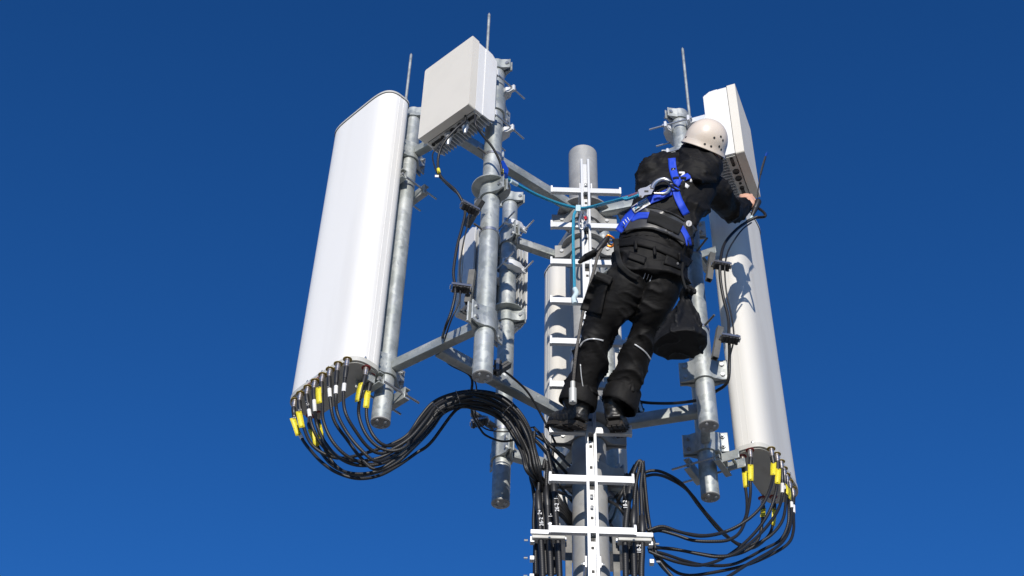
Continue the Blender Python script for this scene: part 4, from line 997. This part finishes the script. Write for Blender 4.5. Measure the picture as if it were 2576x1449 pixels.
# --- boots
def boot(heel, toe, name='boot', lab=None, top=None):
    f_ = (toe-heel).normalized(); s_ = f_.cross(UP).normalized(); u_ = s_.cross(f_); L = .315
    mb = MB(); c = lambda a, b, d: heel+f_*a+s_*b+u_*d
    mb.chain([c(.055, 0, .062), c(.16, 0, .058), c(.25, 0, .052)], [.050, .052, .048]); mb.chain([c(.05, 0, .07), c(.12, 0, .10)], [.048, .052])
    mb.ell(c(.23, 0, .045), f_*.080, s_*.053, u_*.040)
    mb.chain([c(.055, 0, .07), c(.060, 0, .13), top], [.050, .052, .060])
    mb.chain([c(.068, 0, .13), c(.14, 0, .085)], [.05, .048]); 
    mb.chain([c(.012, -.03, .055), c(.004, 0, .055), c(.012, .03, .055)], [.012, .012, .012])
    o, _ = remesh(mb, name, 'boot_leather', man, .006, 3, folds(.002, 20, (1, 1, 1.3), 2))
    ol = [(0, -.026), (.02, -.040), (.08, -.040), (.13, -.034), (.20, -.048), (.26, -.046), (.30, -.028), (.315, 0), (.30, .028), (.26, .046), (.20, .050), (.13, .040), (.08, .042), (.02, .040), (0, .026)]
    so = MB().prism(c(-.002, 0, .022), f_, s_, u_*.010, [(x, y*1.06) for x, y in ol], True)
    for x0, x1 in ((0.0, .095), (.125, .315)):
        k = x0
        while k < x1-.012:
            wd = .040 if k < .1 else .044*(1 if k < .27 else .7)
            for s2 in (-1, 0, 1): so.box(c(k+.005, s2*wd*.66, .009+.001*(s2 == 0)), f_*.0048, s_*wd*.27, u_*.007)
            k += .0135
    so.build('sole', 'sole_rubber', o, bevel=.002)
    for k in range(4): MB().tube([c(.10+.03*k, -.035, .145-.02*k), c(.112+.03*k, 0, .158-.02*k), c(.10+.03*k, .035, .145-.02*k)], .0025, 6).build('lace', 'black_rubber', o)
boot(at(1460, 1078, Y=5.46), at(1388, 1081, Y=5.66), top=at(1442, 1004, Y=5.455))
boot(at(1545, 1074, Y=5.47), at(1566, 1103, Y=5.745), top=at(1545, 1004, Y=5.46))
# --- harness, belt and trims, laid on the clothes
belt = drape([bvJ, bvT], [(1564, 562), (1583, 553), (1612, 547), (1648, 549), (1685, 562), (1717, 580), (1736, 598)], 54, 'waist_belt', 'belt_leather', man, .014, .008, 10)
dg = bpy.context.evaluated_depsgraph_get()
def bvof(o):
    me = o.data; off = OFF[o.name]
    return BVHTree.FromPolygons([v.co+off for v in me.vertices], [p.vertices[:] for p in me.polygons])
bvB = bvof(belt); ALL = [bvJ, bvT, bvB]
for e_ in ([(1572, 535), (1592, 526), (1614, 520), (1648, 523), (1690, 536), (1722, 556)], [(1560, 588), (1583, 578), (1612, 574), (1648, 577), (1684, 590), (1715, 606), (1733, 618)]):
    drape(ALL, e_, 3, 'belt_piping', 'velcro', belt, .007, .005, 2)
harn = drape(ALL, [(1688, 481), (1658, 495), (1632, 504), (1600, 526), (1584, 541), (1570, 560), (1556, 583)], 19, 'harness', 'webbing', man, .010, .003, 4)
drape(ALL, [(1690, 398), (1692, 424), (1698, 446), (1706, 462)], 19, 'shoulder_strap', 'webbing', harn, .009, .003)
drape(ALL, [(1752, 437), (1730, 443), (1712, 452), (1700, 466)], 15, 'shoulder_strap', 'webbing', harn, .010, .003)
drape(ALL, [(1697, 470), (1706, 500), (1717, 523), (1727, 540)], 18, 'back_strap', 'webbing', harn, .009, .003)
drape(ALL, [(1727, 540), (1733, 562), (1737, 592), (1738, 620)], 15, 'lower_strap', 'velcro', harn, .008, .003)
drape(ALL, [(1586, 551), (1606, 542), (1634, 542)], 16, 'waist_strap', 'webbing', harn, .007, .003)
drape(ALL, [(1712, 570), (1722, 583), (1731, 602), (1734, 618)], 13, 'waist_strap', 'webbing', harn, .011, .003)
drape(ALL, [(1631, 543), (1660, 552), (1690, 566), (1713, 577)], 29, 'velcro_patch', 'velcro', harn, .013, .004, 5)
for k in range(3): drape(ALL, [(1567+k*5.6, 557-k*5), (1572+k*5.6, 565-k*5)], 1.6, 'webbing_stripe', 'ink_white', harn, .016, .002, 1)
drape(ALL, [(1693, 449), (1700, 446), (1708, 447)], 5, 'keeper_band', 'velcro', harn, .015, .003, 2)
drape(ALL, [(1712, 448), (1719, 446), (1726, 449)], 6, 'keeper_band', 'velcro', harn, .015, .003, 2)
lb = drape(ALL, [(1592, 529), (1612, 516), (1632, 505)], 19, 'label_patch', 'label_white', harn, .015, .003, 3)
drape(ALL, [(1596, 524), (1614, 512), (1629, 505)], 4.0, 'label_blue_field', 'label_blue', lb, .019, .002, 2)
drape(ALL, [(1598, 530), (1616, 519), (1631, 510)], 3.6, 'label_dark_field', 'ink_black', lb, .019, .002, 2)
def onto(px, py, lift, x2, y2):
    d = at(px, py, Y=1.).normalized(); best = min((b.ray_cast(V((0, 0, 0)), d)[3] or 99) for b in ALL); p = d*(best-lift)
    q = at(x2, y2, Y=1.).normalized()*(best-lift); return frame(p, q-p, -d)
text('mantelmann', .0165, 'ink_white', onto(1613, 512.5, .026, 1630, 502), lb, 'lettering'); text('Sicherheitstechnik', .0115, 'ink_white', onto(1615.5, 519.5, .026, 1633, 509), lb, 'lettering')
pt = MB().box(*[V(v) for v in (onto(1694, 426, .018, 1704, 426).translation, onto(1694, 426, .018, 1704, 426).to_3x3().col[0]*.012, onto(1694, 426, .018, 1704, 426).to_3x3().col[1]*.008, onto(1694, 426, .018, 1704, 426).to_3x3().col[2]*.0015)]).build('letter_patch', 'ink_black', harn)
text('A', .016, 'ink_white', onto(1694, 426, .021, 1704, 426), pt, 'lettering', .0006)
mI = onto(1733, 562, .020, 1743, 564); c3 = mI.to_3x3()
MB().lathe(mI.translation, c3.col[2], [(.0155, 0), (.0155, .002), (.0154, .002)], 20).build('round_badge', 'ink_white', harn)
text('i', .026, 'ink_black', onto(1733, 562, .025, 1743, 564), harn, 'lettering', .0006)
for q in ([(1708, 434), (1722, 434)], [(1722, 434), (1714, 444)]): drape(ALL, q, 4.5, 'jacket_print', 'ink_white', jacket, .004, .001, 1)
for q, w_ in (([(1721, 463), (1732, 471)], 9), ([(1741, 447), (1738, 458)], 6)): drape(ALL, q, w_, 'jacket_print', 'ink_white', jacket, .004, .001, 2)
# trims on the trousers
drape([bvT], [(1458, 873), (1464, 861), (1478, 853), (1498, 852), (1518, 857)], 3.6, 'reflective_piping', 'reflective', trousers, .004, .002, 1)
drape([bvT], [(1460, 916), (1462, 944), (1467, 977)], 2.2, 'reflective_piping', 'reflective', trousers, .004, .002, 1)
drape([bvT], [(1596, 866), (1614, 877), (1628, 890), (1637, 905)], 3.4, 'reflective_piping', 'reflective', trousers, .004, .002, 1)
drape([bvT], [(1673, 652), (1698, 660), (1724, 670)], 24, 'pocket_flap', 'trouser_cloth', trousers, .006, .004, 5)
drape([bvT], [(1580, 640), (1602, 648), (1624, 656)], 18, 'pocket_flap', 'trouser_cloth', trousers, .007, .005, 5)
drape([bvT], [(1515, 697), (1500, 735), (1486, 785)], 50, 'cargo_pocket', 'trouser_cloth', trousers, .012, .010, 8, taper=(.8, 1.1))
drape([bvT], [(1498, 693), (1518, 699), (1538, 708)], 22, 'cargo_flap', 'trouser_cloth', trousers, .020, .006, 5)
drape([bvT, bvJ], [(1552, 612), (1600, 606), (1650, 618), (1700, 640), (1737, 664)], 20, 'waistband', 'trouser_cloth', trousers, .008, .006, 4)
for q in ((1600, 618), (1648, 632), (1712, 648)): drape([bvT, bvJ], [(q[0]-2, q[1]-12), (q[0], q[1]+10)], 8, 'belt_loop', 'trouser_cloth', trousers, .018, .005, 2)
for k in range(3): drape([bvT], [(1624+k*8, 687+k*3), (1618.5+k*8, 702+k*3)], 1.6, 'seat_stripe', 'ink_grey', trousers, .005, .001, 1)
drape([bvT], [(1549, 600), (1552, 640), (1562, 670), (1585, 690), (1605, 700)], 14, 'leg_strap', 'velcro', harn, .016, .003, 3)
for q in ((1705, 663), (1516, 683)):
    m4 = onto(*q, .014, q[0]+9, q[1]); MB().lathe(m4.translation, m4.to_3x3().col[2], [(.006, 0), (.006, .003), (.0001, .004)], 12).build('button', 'steel', trousers)
# --- snap hook and dorsal ring
def hk(x, y, lift=.06): return at(1540.8+x*.1302, 408.8+y*.1302, Y=HKY)
dd0 = onto(1700, 470, 0, 1710, 470).translation; HKY = dd0.y-.026
rg = MB().tube([hk(1180+135*cos(2*pi*k/24), 455+38*sin(2*pi*k/24))+V((0, .03*cos(2*pi*k/24), 0)) for k in range(25)], .0052, 8).build('dorsal_ring', 'clamp_black', harn)
mb = MB(); cpl = onto(1717, 466, .014, 1722, 445); c3 = cpl.to_3x3(); mb.ell(cpl.translation, c3.col[0]*.030, c3.col[1]*.014, c3.col[2]*.006); mb.build('ring_plate', 'clamp_black', harn)
sh = thing('snap_hook', 'large silver snap hook clipped to the ring on the worker\'s back', 'snap hook', hk(640, 560))
top = [(760, 520), (790, 440), (860, 370), (960, 330), (1050, 345), (1110, 400), (1130, 450)]
MB().tube(catmull([hk(*p) for p in top], .006), .0130, 12).build('hook_arm', 'steel', sh)
MB().tube(catmull([hk(*p) for p in [(1105, 500), (1070, 560), (1010, 600), (940, 607)]], .006), .0095, 12).build('hook_nose', 'steel', sh)
MB().tube([hk(940, 600), hk(800, 598)], .0070, 12).build('gate', 'nickel', sh)
v0_ = VIEW(hk(640, 560)); ex = (hk(740, 560)-hk(640, 560)); ey = (hk(640, 460)-hk(640, 560)); sx_ = ex.length/100; sy_ = ey.length/100
pts = [(-145, 30), (-120, -100), (-60, -120), (-20, -70), (110, -50), (160, 60), (100, 140), (20, 90), (-100, 60)]
MB().prism(hk(640, 560), ex.normalized(), ey.normalized(), v0_*.008, [(a*sx_, b*sy_) for a, b in pts]).build('body_plate', 'steel', sh, bevel=.003)
for q in ((740, 470), (545, 655)): MB().lathe(hk(*q)+v0_*.009, v0_, [(.006, 0), (.006, .003), (.0001, .004)], 12).build('rivet', 'nickel', sh)
MB().box(hk(655, 555)+v0_*.0085, ex.normalized()*.011, ey.normalized()*.007, v0_*.001).build('window', 'ink_black', sh)
# --- tool bag
bg_ = MB(); bc_ = at(1713, 872, Y=5.02); nk = at(1726, 752, Y=5.05); rr0 = .133; bs = []
for u_, r_ in ((0, .120), (.02, .133), (.10, .131), (.25, .112), (.42, .090), (.6, .068), (.78, .046), (.92, .032), (1, .028), (1.08, .036)):
    c_ = bc_.lerp(nk, u_); bs.append((c_, V((1, .1, .06))*r_, V((-.1, .95, .05))*r_*(.95 if u_ > .2 else 1)))
bg_.loft(bs, 32); bg_.chain([nk, at(1722, 736, Y=5.02), at(1729, 727, Y=5.0), at(1743, 733, Y=4.98)], [.026, .026, .024, .016])
for k_ in range(9):
    an = 2*pi*k_/9+.3*(k_ % 3); p0 = bc_.lerp(nk, .93)+V((cos(an), sin(an), 0))*.026; p1 = bc_.lerp(nk, .12+.1*(k_ % 2))+V((cos(an+.25), sin(an+.25)*.95, 0))*.122
    bg_.chain([p0, p0.lerp(p1, .5)+V((cos(an), sin(an), 0))*.006, p1], [.010, .013, .010])
tb, _ = remesh(bg_, 'tool_bag', 'bag_cloth', None, .006, 1, folds(.006, 6, (2.0, 1.6, .7), 5.2, Matrix.Rotation(.15, 3, 'Y')))
tag(tb, 'black cloth drawstring tool bag hanging from the worker\'s right hip', 'bag')
MB().tube(catmull([at(1728, 728, Y=4.96), at(1722, 715, Y=4.97), at(1716, 690, Y=4.96), at(1718, 660, Y=4.93)]), .006, 8).build('hanging_strap', 'velcro', tb)
MB().tube(catmull([at(1736, 723, Y=4.95), at(1748, 730, Y=4.94), at(1747, 738, Y=4.94)]), .008, 8).build('pull_tab', 'velcro', tb)
# --- ropes
yr = HKY
rp = [at(1606, 487, Y=yr), at(1585, 495, Y=yr+.03), at(1555, 503, Y=yr+.10), at(1520, 512, Y=5.28), at(1490, 520, Y=5.45), at(1462, 524, Y=5.54), at(1440, 521, Y=5.53), at(1400, 510, Y=5.44), at(1350, 490, Y=5.30), at(1310, 469, Y=5.18), at(1285, 455, Y=5.11), at(1268, 446, Y=5.06)]
r1 = thing('lanyard_rope', 'turquoise blue lanyard rope from the nearest pole across the ladder to the worker\'s back', 'rope', rp[0])
MB().tube(catmull(rp), .0095, 12).build('rope', 'rope_blue', r1)
MB().tube([p+V((0, -.004, -.016 if i < 5 else -.003)) for i, p in enumerate(catmull(rp[:7], .02)) if True][0:40], .0085, 10).build('second_strand', 'rope_blue', r1)
MB().tube(catmull([rp[0], rp[1], at(1568, 499, Y=yr+.07)]), .0115, 10).build('purple_whipping', 'purple_rope', r1)
MB().tube([at(1284, 455, Y=5.10), at(1300, 464, Y=5.15)], .0125, 12).build('clear_sleeve', 'clear_plastic', r1)
for k in range(3): MB().tube([at(1451+4*k, 517, Y=5.525), at(1450+4*k, 532, Y=5.525)], .006, 8).build('clear_wrap', 'clear_plastic', r1)
MB().tube(catmull([at(1452, 526, Y=5.53), at(1444, 540, Y=5.53), at(1442, 570, Y=5.54), at(1442, 620, Y=5.54), at(1444, 680, Y=5.55), at(1445, 728, Y=5.55)]), .0088, 12).build('hanging_tail', 'rope_blue', r1)
MB().tube(catmull([at(1446, 727, Y=5.55), at(1450, 738, Y=5.54), at(1443, 752, Y=5.54), at(1446, 764, Y=5.54)], .01), [.012]+[.0165]*30 if False else .0145, 12).build('taped_end', 'clear_plastic', r1)
t = thing('carabiner', 'silver steel carabiner hanging on the ladder under the blue rope', 'carabiner', at(1466, 555, Y=5.53))
MB().tube(catmull([at(1463, 533, Y=5.53), at(1458, 552, Y=5.52), at(1457, 568, Y=5.52), at(1464, 577, Y=5.52), at(1474, 565, Y=5.52), at(1477, 552, Y=5.52), at(1473, 540, Y=5.53)], .008), .0062, 10).build('hoop', 'steel', t)
MB().tube([at(1471, 534, Y=5.53), at(1475, 549, Y=5.52)], .0085, 10).build('gate_sleeve', 'steel', t); MB().tube([at(1472, 546, Y=5.515), at(1474, 553, Y=5.515)], .0088, 10).build('red_mark', 'red_plastic', t)
MB().box(at(1466, 530, Y=5.56), (.025, 0, 0), (0, .02, 0), (0, 0, .012)).build('swivel', 'steel', t, bevel=.003)
t = thing('rope_anchor', 'blue anodised rope clamp with silver shackle at the nearest pole', 'rope clamp', at(1268, 435, Y=5.05))
MB().prism(at(1266, 425, Y=5.05), (1, 0, 0), (0, 0, 1), (0, .008, 0), [(-.012, .06), (.002, .06), (.030, -.01), (.026, -.05), (0, -.06), (-.008, -.02)]).build('cheek_plate', 'blue_anodised', t, bevel=.002)
MB().cyl(at(1269, 442, Y=5.03), at(1269, 442, Y=5.07), .018, n=16).build('wheel', 'blue_anodised', t)
MB().tube(catmull([at(1263, 432, Y=5.02), at(1260, 445, Y=5.02), at(1266, 455, Y=5.02), at(1268, 440, Y=5.02)], .01), .005, 8).build('shackle', 'steel', t)
for k in range(2): MB().cyl(at(1263.5, 427+5*k, Y=5.01), at(1263.5, 430+5*k, Y=5.01), .0085, n=10).build('yellow_band', 'tag_yellow', t)
yg = 5.12
t = thing('positioning_rope', 'dark grey work positioning rope hanging from the worker\'s left hip past the ladder', 'rope', at(1510, 618, Y=yg))
MB().tube(catmull([at(1513, 625, Y=yg), at(1503, 645, Y=yg), at(1497, 670, Y=yg), at(1487, 705, Y=yg+.01), at(1476, 745, Y=yg+.04), at(1466, 790, Y=yg+.07), at(1457, 840, Y=yg+.1), at(1449, 890, Y=5.24), at(1445, 930, Y=5.28), at(1442, 968, Y=5.32)]), .0080, 10).build('rope', 'rope_grey', t)
MB().chain([at(1528, 598, Y=yg), at(1516, 615, Y=yg), at(1503, 630, Y=yg)], [.014, .018, .013]).build('rope_grab', 'clamp_black', t)
MB().tube(catmull([at(1508, 628, Y=yg), at(1492, 636, Y=yg+.02), at(1476, 645, Y=yg+.05), at(1458, 660, Y=yg+.08)]), [.010, .014]+[.030]*2+[.026]*3+[.018]*1+[.012]*0 if False else .012, 10).build('grab_strap', 'velcro', t)
MB().chain([at(1493, 638, Y=yg+.03), at(1475, 647, Y=yg+.06), at(1458, 659, Y=yg+.09)], [.020, .020, .010]).build('cloth_sheath', 'bag_cloth', t)
MB().tube(catmull([at(1524, 598, Y=yg-.01), at(1529, 592, Y=yg-.01), at(1543, 599, Y=yg-.01), at(1545, 612, Y=yg-.01), at(1538, 621, Y=yg-.01), at(1528, 618, Y=yg-.01)], .008), .0062, 10).build('orange_carabiner', 'orange_anodised', t)
MB().tube([at(1538, 608+0, Y=yg)+V((.014*cos(2*pi*k/16), .006, .016*sin(2*pi*k/16))) for k in range(17)], .005, 8).build('hip_ring', 'clamp_black', t)
MB().cyl(at(1441, 960, Y=5.31), at(1441, 980, Y=5.32), .0125, n=14).cyl(at(1441, 978, Y=5.315), at(1441, 1014, Y=5.33), .0195, n=16).build('end_weight', 'weight_grey', t)
MB().lathe(at(1441, 1006, Y=5.308), (0, -1, 0), [(.0055, 0), (.0055, .003), (.0001, .003)], 10).build('weight_screw', 'bolt', t)
